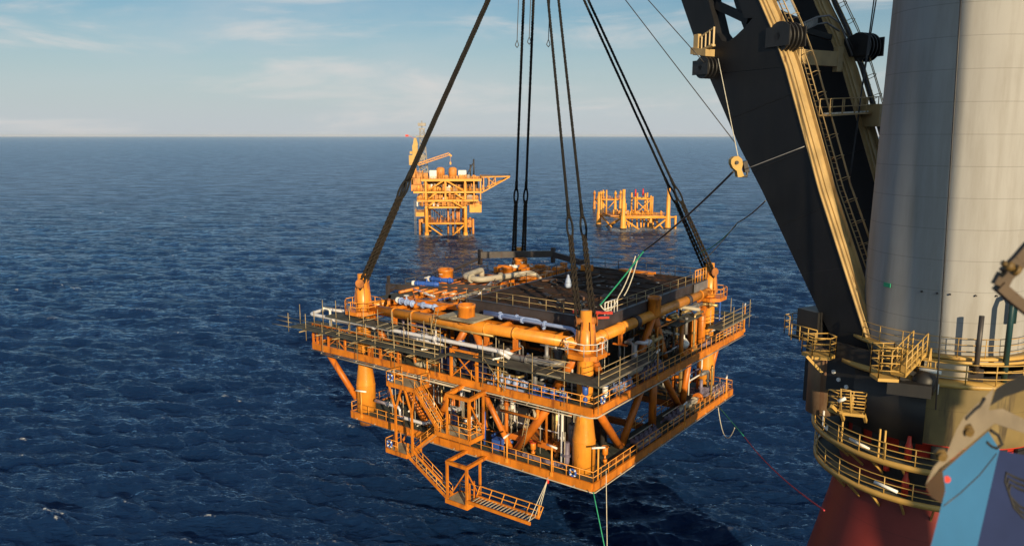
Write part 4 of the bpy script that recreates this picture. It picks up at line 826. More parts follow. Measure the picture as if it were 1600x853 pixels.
# ---- red pedestal of the hull with two round walkways
ped = thing('crane_pedestal', 'dark red flared crane pedestal with two round yellow-railed walkways', 'crane pedestal', (TC.x, TC.y, 0))
def bp(az, r, z): return Vc((r*math.sin(R(az)), r*math.cos(R(az)), z))
def Q(name, mb, m, parent=ped): return mb.build(name, m, parent)
d = MB(); d.lathe((0, 0, 0), [(11.5, -2), (11.2, 0), (9.2, 8), (7.6, 14), (6.6, 18), (5.75, 21.5), (5.42, 23.4), (5.3, 24.3), (5.3, 26.4)], 96); hull = Q('pedestal', d, 'hull_red')
d = MB(); d.lathe((0, 0, 0), [(5.2, 26.4), (5.2, 27.7), (5.9, 27.7)], 80); Q('neck', d, 'red_paint', hull)
d = MB()
for az in range(150, 300, 9):
    if az % 2 == 0: c = bp(az, 5.33, 27.0); d.box(c, (.85, .16, 1.25), (math.cos(R(az)), -math.sin(R(az)), 0), (math.sin(R(az)), math.cos(R(az)), 0))
for az in (214, 222, 231): c = bp(az, 5.36, 25.4); d.box(c, (.9, .1, 1.5), (math.cos(R(az)), -math.sin(R(az)), 0), (math.sin(R(az)), math.cos(R(az)), 0))
islands(d, 'opening', 'rubber', hull)
d = MB(); d.lathe((0, 0, 0), [(5.22, 27.58), (5.85, 27.58), (5.85, 27.69), (5.22, 27.69)], 80); Q('rim', d, 'red_paint', hull)
for r, z in ((7.1, 26.5), (6.85, 24.35)):
    d = MB(); d.lathe((0, 0, 0), [(5.25, z-.06), (r-.1, z-.06), (r-.1, z), (5.25, z)], 96); wk = Q('walkway', d, 'grating'); d = MB(); d.lathe((0, 0, 0), [(r-.09, z-.24), (r+.05, z-.24), (r+.05, z+.08), (r-.09, z+.08)], 96); Q('walkway_edge', d, 'crane_yellow', wk)
    d = ringrail(r, z, 150, 318, 1.5, 1.1, 2, .032, bp); Q('walkway_railing', d, 'crane_yellow', wk)
    d = MB()
    for az in range(160, 320, 15): d.bar(bp(az, r-.15, z-.2), bp(az, 5.4, z-1.5), .1, .14)
    islands(d, 'walkway_bracket', 'crane_yellow', wk)
d = MB()
for az in (293, 284, 252, 231, 228.5): d.bar(bp(az, 7.0, 26.5), bp(az, 7.0, 27.9 if az > 240 else 28.3), .09, .09)
islands(d, 'stanchion', 'crane_yellow', ped)
d = MB()
for a0, a1, z in ((247, 236, 26.75), (232, 221, 24.7)): d.tube(bp(a0, 6.95, z+.3), bp(a1, 6.95, z+.1), .1, n=8)
d.path([bp(268, 7.05, 27.9), bp(268, 7.05, 26.95), bp(262, 7.15, 26.9), bp(262, 7.15, 27.2)], .06, 6); islands(d, 'lamp_tube', 'lamp_white', ped)
for az, z, h in ((219, 24.4, 1.6), (219, 26.55, 1.5)):
    d = MB(); c = bp(az, 6.3, z); d.lathe(c, [(0, 0), (.19, .02), (.2, h*.6), (.13, h*.75), (.1, h), (0, h+.02)], 14); Q('fire_bottle', d, 'red_paint')
d = MB(); c = bp(232, 5.6, 25.5); d.lathe(c, [(0, -.25), (.17, -.15), (.17, .15), (0, .25)], 10); Q('alarm_beacon', d, 'red_bright')
# ---- the boom: two plate legs
boom = thing('crane_boom', 'black twin-leg crane boom with tan top flanges and caged ladders, leaning up to the left', 'crane boom', (21.75, 47.3, 30.6))
BF = Vc((21.75, 47.3, 30.6))
def B(name, mb, m, parent=boom): return mb.build(name, m, parent)
def bpt(s, z, lat=0.): return HD*s+LT*lat+Vc((0, 0, z-30.6))
OUTL = [(1.25, 31.04), (3.35, 33.73), (8.81, 41.18), (11.27, 44.27), (16.01, 51.2), (18.32, 55.45), (20.4, 60.0), (24, 67.5)]
INR = [(-.81, 31.77), (3.95, 41.48), (7.43, 49.56), (8.81, 52.16), (10.13, 54.26), (12.2, 58.2), (16, 66)]
TH = 1.3
def boomleg(lat):
    sg = 1
    def pl(mb, poly): return mb.prism([bpt(s, z, lat) for s, z in poly], LT*TH)
    d = MB()
    foot = [(.9, 30.1), (.35, 29.75), (-.35, 29.8), (-.85, 30.4), (-.98, 31.0)]
    crv = [(11.25, 52.6), (12.2, 52.05), (12.9, 51.75), (13.5, 51.85)]
    pl(d, [(1.25, 31.04)]+foot+INR[:4]+[(9.3, 53.0), (10.6, 53.1)]+crv+[(14.15, 52.5), (16.6, 52.35), (16.01, 51.2), (11.27, 44.27), (8.81, 41.18), (3.35, 33.73)])
    leg = B('boom_leg', d, 'boom_black')
    d = MB(); pl(d, [(16.58, 52.34), (14.16, 52.49), (14.6, 53.6), (15.3, 55.2), (17.6, 60.5), (21, 67.5), (24, 67.5), (20.4, 60), (18.32, 55.45)]); B('outer_chord', d, 'boom_black', leg)
    d = MB(); pl(d, [(9.28, 52.99), (10.62, 53.11), (11.4, 53.2), (12.15, 54.6), (14.1, 58.5), (18, 66), (16, 66), (12.2, 58.2), (10.13, 54.26)]); B('inner_chord', d, 'boom_black', leg)
    d = MB()
    for p, q in (((2.1, 32.2), (-.2, 33.2)), ((4.9, 35.9), (1.6, 36.8)), ((7.1, 38.9), (3.5, 40.5)), ((9.9, 42.5), (5.1, 44.2)), ((12.6, 46.2), (6.6, 47.8)), ((14.9, 49.6), (7.4, 49.6))): d.bar(bpt(*p, lat-.006), bpt(*q, lat-.006), .012, .05, LT)
    islands(d, 'weld_seam', 'boom_seam', leg)
    d = MB(); m_ = lat+TH/2
    for (a, b) in (((14.9, 54.6), (11.5, 53.1)), ((15.1, 55.2), (13.4, 57.3)), ((16.8, 58.8), (13.2, 57.4)), ((17, 59), (15.4, 61.5))): d.bar(bpt(*a, m_), bpt(*b, m_), .55, .5, LT)
    islands(d, 'lacing', 'boom_black', leg)
    # top flange with stiffeners
    d = MB()
    def off(p, q, o): v = Vc((q[1]-p[1], -(q[0]-p[0]))).normalized()*-1; return (p[0]-o*abs(v.x), p[1]+o*abs(v.y)) 
    nrm = Vc((-.90, .43)); I2 = [(s+nrm.x*.04, z+nrm.y*.04) for s, z in INR]
    def strip(mb, l0, l1, o0, o1, seg=None):
        pts = I2 if seg is None else seg
        for (s0, z0), (s1, z1) in zip(pts[:-1], pts[1:]):
            poly = [bpt(s0+nrm.x*o0, z0+nrm.y*o0, l0), bpt(s1+nrm.x*o0, z1+nrm.y*o0, l0), bpt(s1+nrm.x*o1, z1+nrm.y*o1, l0), bpt(s0+nrm.x*o1, z0+nrm.y*o1, l0)]; mb.prism(poly, LT*(l1-l0))
    strip(d, lat-.06, lat+TH+.1, .0, .06); fl = B('top_flange', d, 'boom_tan', leg)
    d = MB(); strip(d, lat+.12, lat+.18, .064, .22); strip(d, lat+.55, lat+.75, .064, .16); strip(d, lat+TH-.1, lat+TH-.04, .064, .3); B('flange_stiffener', d, 'boom_tan', fl)
    # caged ladder standing off the flange
    d = MB(); L0, L1 = lat+TH+.25, lat+TH+.75; path_ = [(-.55, 32.9)]+I2[1:]
    def P3(p, o, l): return bpt(p[0]+nrm.x*o, p[1]+nrm.y*o, l)
    for o_, l_ in ((.25, L0), (.25, L1)): d.path([P3(p, o_, l_) for p in path_], .04, 6)
    tot = [0]
    for a, b in zip(path_[:-1], path_[1:]): tot.append(tot[-1]+math.hypot(b[0]-a[0], b[1]-a[1]))
    def along(t):
        for i in range(len(path_)-1):
            if t <= tot[i+1]: f = (t-tot[i])/(tot[i+1]-tot[i]); return (path_[i][0]*(1-f)+path_[i+1][0]*f, path_[i][1]*(1-f)+path_[i+1][1]*f)
        return path_[-1]
    for t in np.arange(.3, tot[-1], .4): p = along(t); d.tube(P3(p, .25, L0), P3(p, .25, L1), .022, n=5)
    ld = B('boom_ladder', d, 'boom_tan', leg); d = MB()
    for o_, l_ in ((.7, L0-.12), (1.05, (L0+L1)/2), (.7, L1+.12)): d.path([P3(p, o_, l_) for p in path_], .032, 6)
    for t in np.arange(1.2, tot[-1], 1.5): p = along(t); d.path([P3(p, .25, L0), P3(p, .7, L0-.12), P3(p, 1.0, L0+.05), P3(p, 1.05, (L0+L1)/2), P3(p, 1.0, L1-.05), P3(p, .7, L1+.12), P3(p, .25, L1)], .025, 5)
    B('ladder_cage', d, 'boom_tan', ld)
    return leg, P3, along, tot
legA, P3, along, tot = boomleg(0.)
WB = 5.6
legB, _, _, _ = boomleg(WB)
def sheave(s, z, lat, r, nm='sheave_block'):
    d = MB(); c = bpt(s, z, lat)
    for k in (-.55, -.2, .15, .5): d.disc(c+LT*k, r, .12, LT, 24); d.disc(c+LT*(k+.1), r*.8, .1, LT, 20)
    d.tube(c-LT*.8, c+LT*.8, r*.25, n=12); d.box(c+LT*.75, (r*2.1, .1, r*1.3), HD, -LT); d.box(c-LT*.75, (r*2.1, .1, r*1.3), HD, -LT); return B(nm, d, 'housing_black')
sheave(8.1, 51.6, .65, 1.0); sheave(7.3, 51.2, WB+TH+.6, 1.0); sheave(14.4, 50.0, -.45, .8)
d = MB(); a = bpt(14.4, 50, -.5)
d = MB(); d.box(bpt(15.05, 51.2, -.5), (1.7, .9, .5), (HD*.62+Vc((0, 0, .1))).normalized(), -LT); fl_ = bpt(14.55, 51.0, -.5)
for k in range(5): p = bpt(15.35-.42*k, 51.05+.1*k, -.7); d.bar(p, p+Vc((0, 0, 1.1+.07*k)), .12, .12)
d.bar(bpt(15.40, 51.15, -.7), bpt(13.65, 51.55, -.7), .35, .16); d.bar(bpt(15.40, 52.15, -.7), bpt(13.65, 52.75, -.7), .12, .12); d.box(bpt(15.45, 51.75, -.7), (.5, .3, 1.5), HD, -LT); B('sheave_guard', d, 'boom_tan')
# cross members and catwalk between the legs
d = MB(); d.bar(bpt(7.6, 50.3, TH), bpt(7.6, 50.3, WB), .35, 1.0); d.bar(bpt(7.6, 50.3, WB-.03), bpt(7.6, 50.3, WB-.55), .4, 1.7); B('cross_beam', d, 'boom_tan')
d = MB(); d.bar(bpt(9.0, 52.6, TH), bpt(8.6, 51.9, WB), .25, .4); B('cross_brace', d, 'boom_black')
d = MB(); d.path([bpt(8.2, 52.3, TH+.2), bpt(8.6, 53.2, WB-1.5), bpt(8.7, 53.4, WB-.2), bpt(8.4, 52.9, WB+.6), bpt(7.4, 50.6, WB+.9)], .07, 6); d.path([bpt(8.2, 51.8, TH+.2), bpt(8.6, 52.7, WB-1.5), bpt(8.7, 52.9, WB-.4), bpt(8.2, 52.3, WB+.4)], .07, 6)
for t in np.linspace(0, 1, 14): p = bpt(8.2, 51.8, TH+.2).lerp(bpt(8.6, 52.7, WB-1.5), t); d.bar(p, p+Vc((0, 0, .5)), .22, .05)
B('cable_chain', d, 'grey_steel')
ca, cb = bpt(5.1, 46.35, TH+.1), bpt(5.4, 46.6, WB+TH-.4); d = MB(); d.bar(ca, cb, .9, .12, (0, 0, 1)); cw = B('catwalk', d, 'boom_tan'); d = MB()
for k in (-.42, .42): e = HD*k; d.rail([ca+e, cb+e], 1.05, 1.2, .035, mids=1)
B('catwalk_railing', d, 'boom_tan', cw); d = MB()
for i in range(12): p = ca.lerp(cb, (i+.5)/12); d.box(p+Vc((0, 0, .1)), (.3, .22, .1), HD, -LT)
islands(d, 'catwalk_step', 'lamp_white', cw)
d = MB(); d.box(cb+Vc((0, 0, -.2))-HD*.3, (1.5, 1.3, 1.5), HD, -LT); B('junction_cabinet', d, 'boom_tan')
# cable tray down the side of the far leg
d = MB(); pts = [bpt(s-.5, z+.2, WB+TH+.02) for s, z in INR[1:]]; pts2 = [p+LT*.35 for p in pts]
d.path([p for p in pts], .05, 5); d.path(pts2, .05, 5); L_ = 0
for a, b in zip(pts[:-1], pts[1:]):
    n = int((b-a).length/.42)
    for i in range(n): p = a.lerp(b, i/n); d.bar(p, p+LT*.35, .2, .08); d.bar(p+LT*.1, p+LT*.1+(b-a)/n*.9, .16, .14)
B('cable_tray', d, 'dark_steel')
# vessel ladder at the foot
d = MB(); a, b = bpt(.6, 30.9, -.12), bpt(-1.2, 31.7, -.12); d.tube(a, b, .05, n=6); d.tube(a+Vc((0, 0, -.7)), b+Vc((0, 0, -.7)), .05, n=6)
for i in range(6): p = a.lerp(b, i/5); d.tube(p, p+Vc((0, 0, -.7)), .05, n=6)
B('foot_rail', d, 'boom_tan')
# ---- snatch block, wires and tag lines
sb = thing('snatch_block', 'yellow snatch block hung on a wire against the black boom edge', 'snatch block', at(1152, 262, 51)); d = MB()
d.prism([Vc((x*.9, -.18, z*.9)) for x, z in ((-.5, .45), (-.42, .72), (-.15, .86), (.18, .8), (.4, .5), (.38, .15), (.2, -.2), (.28, -.7), (.05, -.72), (-.2, -.65), (-.18, -.2), (-.42, .1))], (0, .36, 0)); d.build('cheek_plate', 'crane_yellow', sb)
d = MB(); d.tube((-.08, -.3, .36), (-.08, .3, .36), .12, n=10); d.build('pin', 'dark_steel', sb); d = MB(); d.path([(.05, 0, -.6), (.5, 0, -.75), (.62, 0, -.45), (.75, 0, -.45)], .09, 7); d.box((.55, 0, -.1), (.3, .3, .7)); d.build('shackle', 'dark_steel', sb); sb.rotation_euler = (0, R(-16), R(12))
def line(name, label, cat, segs, r, group=None):
    t = thing(name, label, cat, segs[0][1][0], 0, group)
    for nm, pts, m in segs:
        o = Vc(segs[0][1][0]); d = MB(); pp = []
        for i in range(len(pts)-1):
            for k in range(6): pp.append(Vc(pts[i]).lerp(Vc(pts[i+1]), k/6)-o)
        pp.append(Vc(pts[-1])-o); d.path(pp, r, 6); d.build(nm, m, t)
    return t
def sag(a, b, s_, n=10): a = Vc(a); b = Vc(b); return [a.lerp(b, i/n)-Vc((0, 0, s_*4*(i/n)*(1-i/n))) for i in range(n+1)]
bw = lambda px, py: BF+bpt(*{0: (0, 0)}.get(9, (0, 0)))
g_ = 'thin rigging wires beside the boom'
line('rigging_wire', 'thin dark wire slanting down from top centre to the boom edge above the snatch block', 'wire', [('wire_strand', [at(960, -22, 60), at(1150, 225, 55)], 'wire')], .035, g_)
line('rigging_wire', 'shorter thin wire slanting down to the upper left edge of the boom', 'wire', [('wire_strand', [at(990, -25, 62), at(1100, 98, 59)], 'wire')], .035, g_)
line('rigging_wire', 'thin pale wire falling down the black boom face to the snatch block', 'wire', [('wire_strand', [at(1122, 92, 57), at(1153, 244, 51.2)], 'rope_white')], .03, g_)
line('rigging_wire', 'thin pale wire across the black boom from the snatch block to the tan flange', 'wire', [('wire_strand', [at(1166, 264, 50.6), at(1257, 229, 48.6)], 'grey_steel')], .03, g_)
g2 = 'hoist wires in front of the mast'
line('hoist_wire', 'left of the two dark hoist wires running past the far boom leg', 'wire', [('wire_strand', [at(1369, -25, 56), at(1325, 300, 53)], 'wire')], .045, g2)
line('hoist_wire', 'right of the two dark hoist wires running past the far boom leg', 'wire', [('wire_strand', [at(1373, -25, 56.5), at(1345, 152, 54.6), at(1338, 210, 53.8)], 'wire')], .045, g2)
line('hoist_wire', 'thin dark wire hanging close in front of the white mast', 'wire', [('wire_strand', [at(1503, -25, 41), at(1462, 640, 40.7)], 'wire')], .045, g2)
line('boom_guy', 'thin wire running down right of the far boom ladder to the mast edge', 'wire', [('wire_strand', [at(1283, -22, 58), at(1340, 90, 57), at(1374, 210, 56)], 'wire')], .04)
hp = W(3.0, 1.4, 16.4)
line('tag_line', 'dark and green tag line from the near corner slings up to the snatch block', 'rope', [('wire_end', sag(at(1146, 268, 51), at(1006, 392, 70), .25), 'wire'), ('rope', sag(at(1006, 392, 70), hp, .1), 'rope_green')], .075, 'tag lines')
line('tag_line', 'slack white rope looping from the green tag line down over the dark roof', 'rope', [('rope', sag(at(993, 400, 70.4), at(967, 462, 71), .35), 'rope_white'), ('rope', sag(at(967, 462, 71), hp+Vc((0, 0, .1)), 1.0), 'rope_white'), ('rope', sag(at(998, 398, 70.4), at(975, 462, 71), .5), 'rope_white')], .055, 'tag lines')
line('tag_line', 'dark, white and green tag line from the boom to the right corner slings', 'rope', [('wire_end', sag(at(1196, 314, 51), at(1152, 348, 70), .15), 'wire'), ('rope', sag(at(1152, 348, 70), at(1098, 408, 90.5), .2), 'rope_white'), ('rope', sag(at(1150, 352, 71), at(1092, 396, 90), .4), 'rope_green')], .05, 'tag lines')
line('tag_line', 'green and red tag line hanging from the right lower deck edge towards the pedestal', 'rope', [('rope', [at(1122, 634, 91), at(1163, 682, 80)], 'rope_green'), ('rope', sag(at(1163, 682, 80), at(1288, 797, 44), .5), 'rope_red'), ('rope', sag(at(1122, 636, 91), at(1148, 668, 84), 2.4), 'rope_white')], .05, 'tag lines')
line('tag_line', 'green rope hanging from the near lower corner of the module to the sea', 'rope', [('rope', [at(927, 768, 67.2), at(950, 880, 64)], 'rope_green')], .055, 'tag lines')
line('tag_line', 'thin white rope hanging straight down beside the green rope at the near lower corner', 'rope', [('rope', [at(947, 735, 68.4), at(949, 880, 66)], 'rope_white')], .035, 'tag lines')
for px, py in ((808, 75), (827, 70), (857, 74)):
    line('sling_tail', {808: 'leftmost', 827: 'middle', 857: 'rightmost'}[px]+' of three thin wire tails ending in small loops between the slings', 'wire', [('wire_strand', [at(px+3, -25, 91), at(px, py-12, 91), at(px-3, py-4, 91), at(px, py, 91), at(px+2.5, py-4, 91), at(px, py-12, 91)], 'wire')], .05, 'wire tails between the slings')
hs_ = thing('gangway_hanger', 'white strop and red hook holding the outer end of the low gangway', 'strop', W(-2, 5.2, -3.9)); d = MB(); top_ = W(-.15, 5.0, -.75)-W(-2, 5.2, -3.9)
d.path([(0, 0, 0), top_], .04, 5); d.path([W(-3.2, 5.1, -3.95)-W(-2, 5.2, -3.9), top_], .04, 5); d.path([W(-1.6, 5.1, -3.95)-W(-2, 5.2, -3.9), top_], .04, 5); d.build('strop', 'rope_white', hs_); d = MB(); d.lathe(top_+Vc((0, 0, -.2)), [(0, -.3), (.14, -.2), (.14, .2), (0, .3)], 10); d.build('hook', 'red_bright', hs_)
# ------------------------------------------------------------------ near right: blue deck crane jib head in close-up, shade put into its side colour, and a steel clamp
jb = thing('deck_crane_jib', 'close light-blue jib box with a beige steel rest clamped on its head', 'deck crane', at(1540, 860, 5.6)); jo = at(1540, 860, 5.6)
def jp(px, py, Y): return at(px, py, Y)-jo
def onplane(px, py, pl):                    # where the line of sight meets the plate's plane
    p0 = jp(*pl[0]); n = (jp(*pl[1])-p0).cross(jp(*pl[2])-p0); o = Vc((0, 0, CAMZ))-jo; r = at(px, py, 5)-Vc((0, 0, CAMZ)); return o+r*((p0-o).dot(n)/r.dot(n))
def slab(name, poly, pl, th, m, parent=jb):     # flat plate with its own thickness
    pts = [onplane(q[0], q[1], pl) for q in poly]; d = MB(); n = (pts[0]+pts[len(pts)//2]+jo*2-Vc((0, 0, 2*CAMZ))).normalized()
    d.prism(pts, n*th); return d.build(name, m, parent)
PB = ((1438, 915, 5.2), (1544, 673, 5.85), (1527, 853, 5.55)); PN = ((1527, 853, 5.57), (1562, 702, 5.99), (1600, 800, 5.77)); PR = ((1446, 757, 5.1), (1553, 605, 5.6), (1612, 670, 5.75))
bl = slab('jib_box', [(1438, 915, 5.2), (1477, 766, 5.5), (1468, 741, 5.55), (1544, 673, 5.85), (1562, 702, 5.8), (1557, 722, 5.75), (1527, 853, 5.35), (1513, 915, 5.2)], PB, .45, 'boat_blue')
slab('jib_side', [(1556, 702, 5.79), (1618, 714, 5.9), (1625, 915, 5.3), (1505, 915, 5.19), (1519, 853, 5.34), (1549, 722, 5.74)], PN, .40, 'boat_blue_shaded')
d = MB(); pts = [onplane(x, y, PB) for x, y in ((1474, 790), (1500, 770), (1530, 742), (1557, 708))]; d.path(pts, .006, 5); d.build('weld_bead', 'dark_steel', bl)
d = MB(); c = onplane(1479, 748, PB); d.disc(c, .026, .03, (.3, 1, -.2), 12); d.build('red_plug', 'red_bright', bl)
d = MB(); d.path([onplane(x, y, PB) for x, y in ((1541, 690), (1549, 697), (1557, 700), (1566, 694), (1560, 680), (1548, 672))], .012, 6); d.build('lashing', 'rubber', bl)
d = MB()
for k in range(3): d.path([onplane(x+k*3, y+k*9, PN) for x, y in ((1603, 752), (1585, 745), (1572, 738), (1570, 752), (1578, 775), (1592, 790), (1606, 797))], .011, 6)
islands(d, 'hose', 'rubber', jb)
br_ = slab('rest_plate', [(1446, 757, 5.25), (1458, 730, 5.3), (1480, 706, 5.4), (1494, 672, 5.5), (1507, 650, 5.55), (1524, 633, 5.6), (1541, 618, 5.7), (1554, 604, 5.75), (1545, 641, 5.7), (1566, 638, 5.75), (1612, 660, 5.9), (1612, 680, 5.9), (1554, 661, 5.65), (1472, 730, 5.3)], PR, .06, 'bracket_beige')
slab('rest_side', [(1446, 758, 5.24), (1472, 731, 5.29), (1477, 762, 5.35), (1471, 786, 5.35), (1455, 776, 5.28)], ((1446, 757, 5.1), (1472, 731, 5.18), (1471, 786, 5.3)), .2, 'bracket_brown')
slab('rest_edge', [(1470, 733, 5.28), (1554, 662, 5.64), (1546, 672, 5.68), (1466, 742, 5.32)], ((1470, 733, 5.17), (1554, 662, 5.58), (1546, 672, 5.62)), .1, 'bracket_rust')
slab('rubber_pad', [(1547, 634, 5.72), (1556, 607, 5.75), (1572, 597, 5.8), (1612, 580, 5.95), (1612, 606, 5.95), (1570, 620, 5.8)], ((1547, 634, 5.58), (1572, 597, 5.62), (1612, 606, 5.75)), .12, 'rubber', br_)
d = MB(); d.path([onplane(x, y, PR) for x, y in ((1508, 654), (1517, 645), (1524, 638), (1530, 634), (1538, 622))], .014, 6); d.build('sealing_strip', 'rubber', br_)
for x, y, Y in ((1512, 671, 5.42), (1470, 709, 5.26)): d = MB(); c = onplane(x, y, PR); d.disc(c, .042, .05, (.3, .9, .2), 6); d.disc(c+Vc((-.01, -.03, 0)), .026, .07, (.3, .9, .2), 12); d.build('bolt', 'bracket_rust', br_)
d = MB(); d.lathe(Vc((37.90, -4.62, 0))-jo, [(.95, -2), (.95, 46), (0, 46)], 28); d.lathe(Vc((38.62, -4.40, 0))-jo, [(.6, 44), (.6, 76), (0, 76)], 24); d.build('tall_post', 'boat_blue', jb)   # column added out of view right of the camera to shade the mast
ck = thing('steel_clamp', 'brown bent steel clamp with a bolt at the right edge before the white mast', 'clamp', at(1575, 445, 5.2)); c0 = at(1575, 445, 5.2)
d = MB(); pp = [at(x, y, 5.2)-c0 for x, y in ((1612, 385), (1592, 408), (1571, 429), (1561, 447))]; 
for a, b in zip(pp[:-1], pp[1:]): d.bar(a, b, .10, .045, (0, 1, 0))
pp2 = [at(x, y, 5.2)-c0 for x, y in ((1560, 446), (1578, 462), (1612, 489))]
for a, b in zip(pp2[:-1], pp2[1:]): d.bar(a, b, .07, .075, (0, 1, 0))
d.build('clamp_arm', 'bracket_brown', ck); d = MB(); a, b = at(1566, 410, 5.1)-c0, at(1590, 424, 5.1)-c0; d.tube(a, b, .018, n=8); d.tube(a.lerp(b, .25), a.lerp(b, .6), .034, n=6); d.tube(a.lerp(b, .75), b, .04, n=6); d.build('bolt', 'bracket_rust', ck)

# ------------------------------------------------------------------ far platforms
def far_thing(name, label, x, y, rz): return thing(name, label, 'platform', (x, y, 0), rz)
pf = far_thing('production_platform', 'distant yellow oil production platform with crane, grey tower and flare deck, left of the slings', -32, 366, R(4))
def F(name, mb, m, parent=pf): return mb.build(name, m, parent)
# local: x right, y away, z up
for x, y in ((-7.9, -7), (10.0, -7), (-7.2, 9), (9.4, 9)):
    d = MB(); d.tube((x*1.0, y, -3), (x, y*.96, 24), .85, .75, 14); d.tube((x, y, -3), (x, y, 1.2), 1.0, n=14); F('jacket_leg', d, 'far_yellow')
for x, y in ((-11.2, -4), (13.6, -4), (12.3, 3), (-10.8, 5)):
    d = MB(); d.tube((x, y, -3), (x, y, 7), .5, n=10); F('fender_post', d, 'far_amber')
for x in (1.9, 4.2, 6.2, 7.2): d = MB(); d.tube((x, -2+x*.4, -3), (x, -2+x*.4, 16), .5, n=10); F('conductor', d, 'far_amber')
d = MB()
for z in (5.2, 12.6):
    for y in (-7, 9): d.tube((-8, y, z), (10, y, z), .38, n=8)
    for x in (-7.9, 10): d.tube((x, -7, z), (x, 9, z), .38, n=8)
for y in (-7, 9): d.tube((-7.4, y, 4.6), (-.5, y, -.5), .36, n=8); d.tube((9.6, y, 4.6), (3.8, y, -.5), .36, n=8)
for x in (-7.9, 10): d.tube((x, -6.5, 4.6), (x, 1, -.5), .36, n=8)
F('jacket_brace', d, 'far_yellow')
d = MB(); d.bx(-10, 12, -6, 8, 5.3, 5.6); d.bx(-11, -8, -3, 6, 5.6, 7); d.bx(11, 14, -3, 4, 3, 6.4)
for i in range(24): x = random.uniform(-7, 9); d.tube((x, random.uniform(-5, 6), 5.6), (x, random.uniform(-5, 6), 5.6+random.uniform(1, 2.4)), .2, n=6)
F('boat_landing', d, 'far_amber')
def fdeck(z, x0, x1, y0, y1, h=.9): d = MB(); d.bx(x0, x1, y0, y1, z-h, z); o = F('deck', d, 'far_yellow'); d = MB(); d.rail([(x0, y1, z), (x0, y0, z), (x1, y0, z), (x1, y1, z)], 1.1, 2.2, .07); F('deck_railing', d, 'far_yellow', o); return o
fdeck(16.4, -12, 16, -9, 12); fdeck(20.3, -13.5, 17.5, -9.5, 12); fdeck(25.9, -10, 17.5, -10, 12, 1.1); fdeck(13.2, -8.5, 10.5, -8.2, 10, .8); fdeck(10.5, -13, -9, -6, 4, 2); fdeck(13.8, 12, 17.5, -6, 6, 3.6); fdeck(28.2, -14.5, -9.5, -6, 6, 2.6)
d = MB()
for x in (-7.9, 10, 1): d.bar((x, -9.3, 16.4), (x, -9.6, 25.2), .8, .8)
for a, b in (((-7.4, 20.3), (0, 25)), ((9.6, 20.3), (1.5, 25)), ((-7.4, 16.4), (-3, 19.6)), ((9.6, 16.4), (5, 19.6)), ((-7, 13), (-4, 15.8)), ((8.6, 13), (4, 15.8))): d.tube((a[0], -9.4, a[1]), (b[0], -9.6, b[1]), .4, n=8)
for x in (14, 17): d.bar((x, -9.3, 16.4), (x, -9.3, 25), .5, .5)
F('deck_truss', d, 'far_yellow')
d = MB(); d.bx(-9, 15, -5, 11, 13.4, 15.4); d.bx(-9, 15, -4, 11, 16.5, 19.3); d.bx(-9, 16, -4, 11, 20.5, 24.6); islands(d, 'process_block', 'far_brown', pf)
cols = ['far_amber', 'far_yellow', 'far_grey', 'white_paint', 'dark_steel', 'far_amber', 'far_yellow']
g = random.Random(5)
for k in range(96):
    z = g.choice((13.3, 16.5, 16.5, 20.4, 20.4)); x = g.uniform(-12, 16); d = MB(); h = g.uniform(.8, 2.7); w_ = g.uniform(.5, 2.6); y = g.uniform(-8.8, -5)
    if g.random() < .5: d.bx(x, x+w_, y, y+1.2, z, z+h)
    else: d.vessel((x, y, z), (x, y, z+h+.6), .35+.3*g.random(), 10)
    F('process_unit', d, g.choice(cols))
for x, m, w_, h in ((-6.2, 'white_paint', 3.2, 3.6), (7, 'white_paint', 3.6, 3.6), (-9, 'far_amber', 2, 2.4), (11, 'far_grey', 1.2, 1.6)): d = MB(); d.bx(x, x+w_, -6, -2, 25.95, 25.95+h); d.bx(x+.3, x+w_-.3, -6.05, -6.01, 26.6, 25.95+h-.6); F('equipment_cabin', d, m)
for x in (-1.2, 4.4):
    d = MB(); d.lathe((x, -4, 26), [(0, 0), (1.9, 0), (1.9, 4.2), (1.2, 4.9), (0, 5)], 16); F('tank', d, 'far_amber')
d = MB()
for x in np.arange(-9.5, 17, 1.3): d.bar((x, -9.9, 25.9), (x, -9.9, 26.5+g.random()), .16, .16)
for i in range(20): x = g.uniform(-9, 16); d.bx(x, x+g.uniform(.3, 1.2), -8, -6, 25.9, 26.5+g.random()*1.2)
islands(d, 'deck_fitting', 'far_amber', pf)
d = MB()
for i in range(40): x = g.uniform(-12, 16); z = g.choice((13.4, 16.5, 20.4)); d.bar((x, -9.4, z), (x, -9.4, z+g.uniform(1.5, 3.8)), .14, .14)
for i in range(26): x = g.uniform(-11, 12); z = g.choice((14.2, 15.2, 17.6, 18.6, 21.8, 23.4)); d.bar((x, -9.3, z), (x+g.uniform(2, 5), -9.3, z), .2, .2)
islands(d, 'pipe_run', 'far_amber', pf)
d = MB()
for a, q in (((-7.4, 9, 12), (0, 9, 6)), ((9, 9, 12), (1, 9, 6)), ((-7.9, -6, 12), (-7.9, 8, 6)), ((10, -6, 12), (10, 8, 6)), ((-4, -7, 5.2), (-4, 9, 5.2)), ((4, -7, 5.2), (4, 9, 5.2))): d.tube(a, q, .32, n=8)
islands(d, 'jacket_brace', 'far_yellow', pf)
d = MB(); d.bx(-14.5, -9.6, -8.5, -3, 20.4, 23.2); d.bx(-13.5, -10, -8.7, -4, 23.4, 26.2); d.bx(-15.5, -12.5, -8, -4, 26.4, 29.4); d.bx(-12, -9.8, -8.8, -6, 26.3, 28.6)
islands(d, 'side_module', 'far_amber', pf)
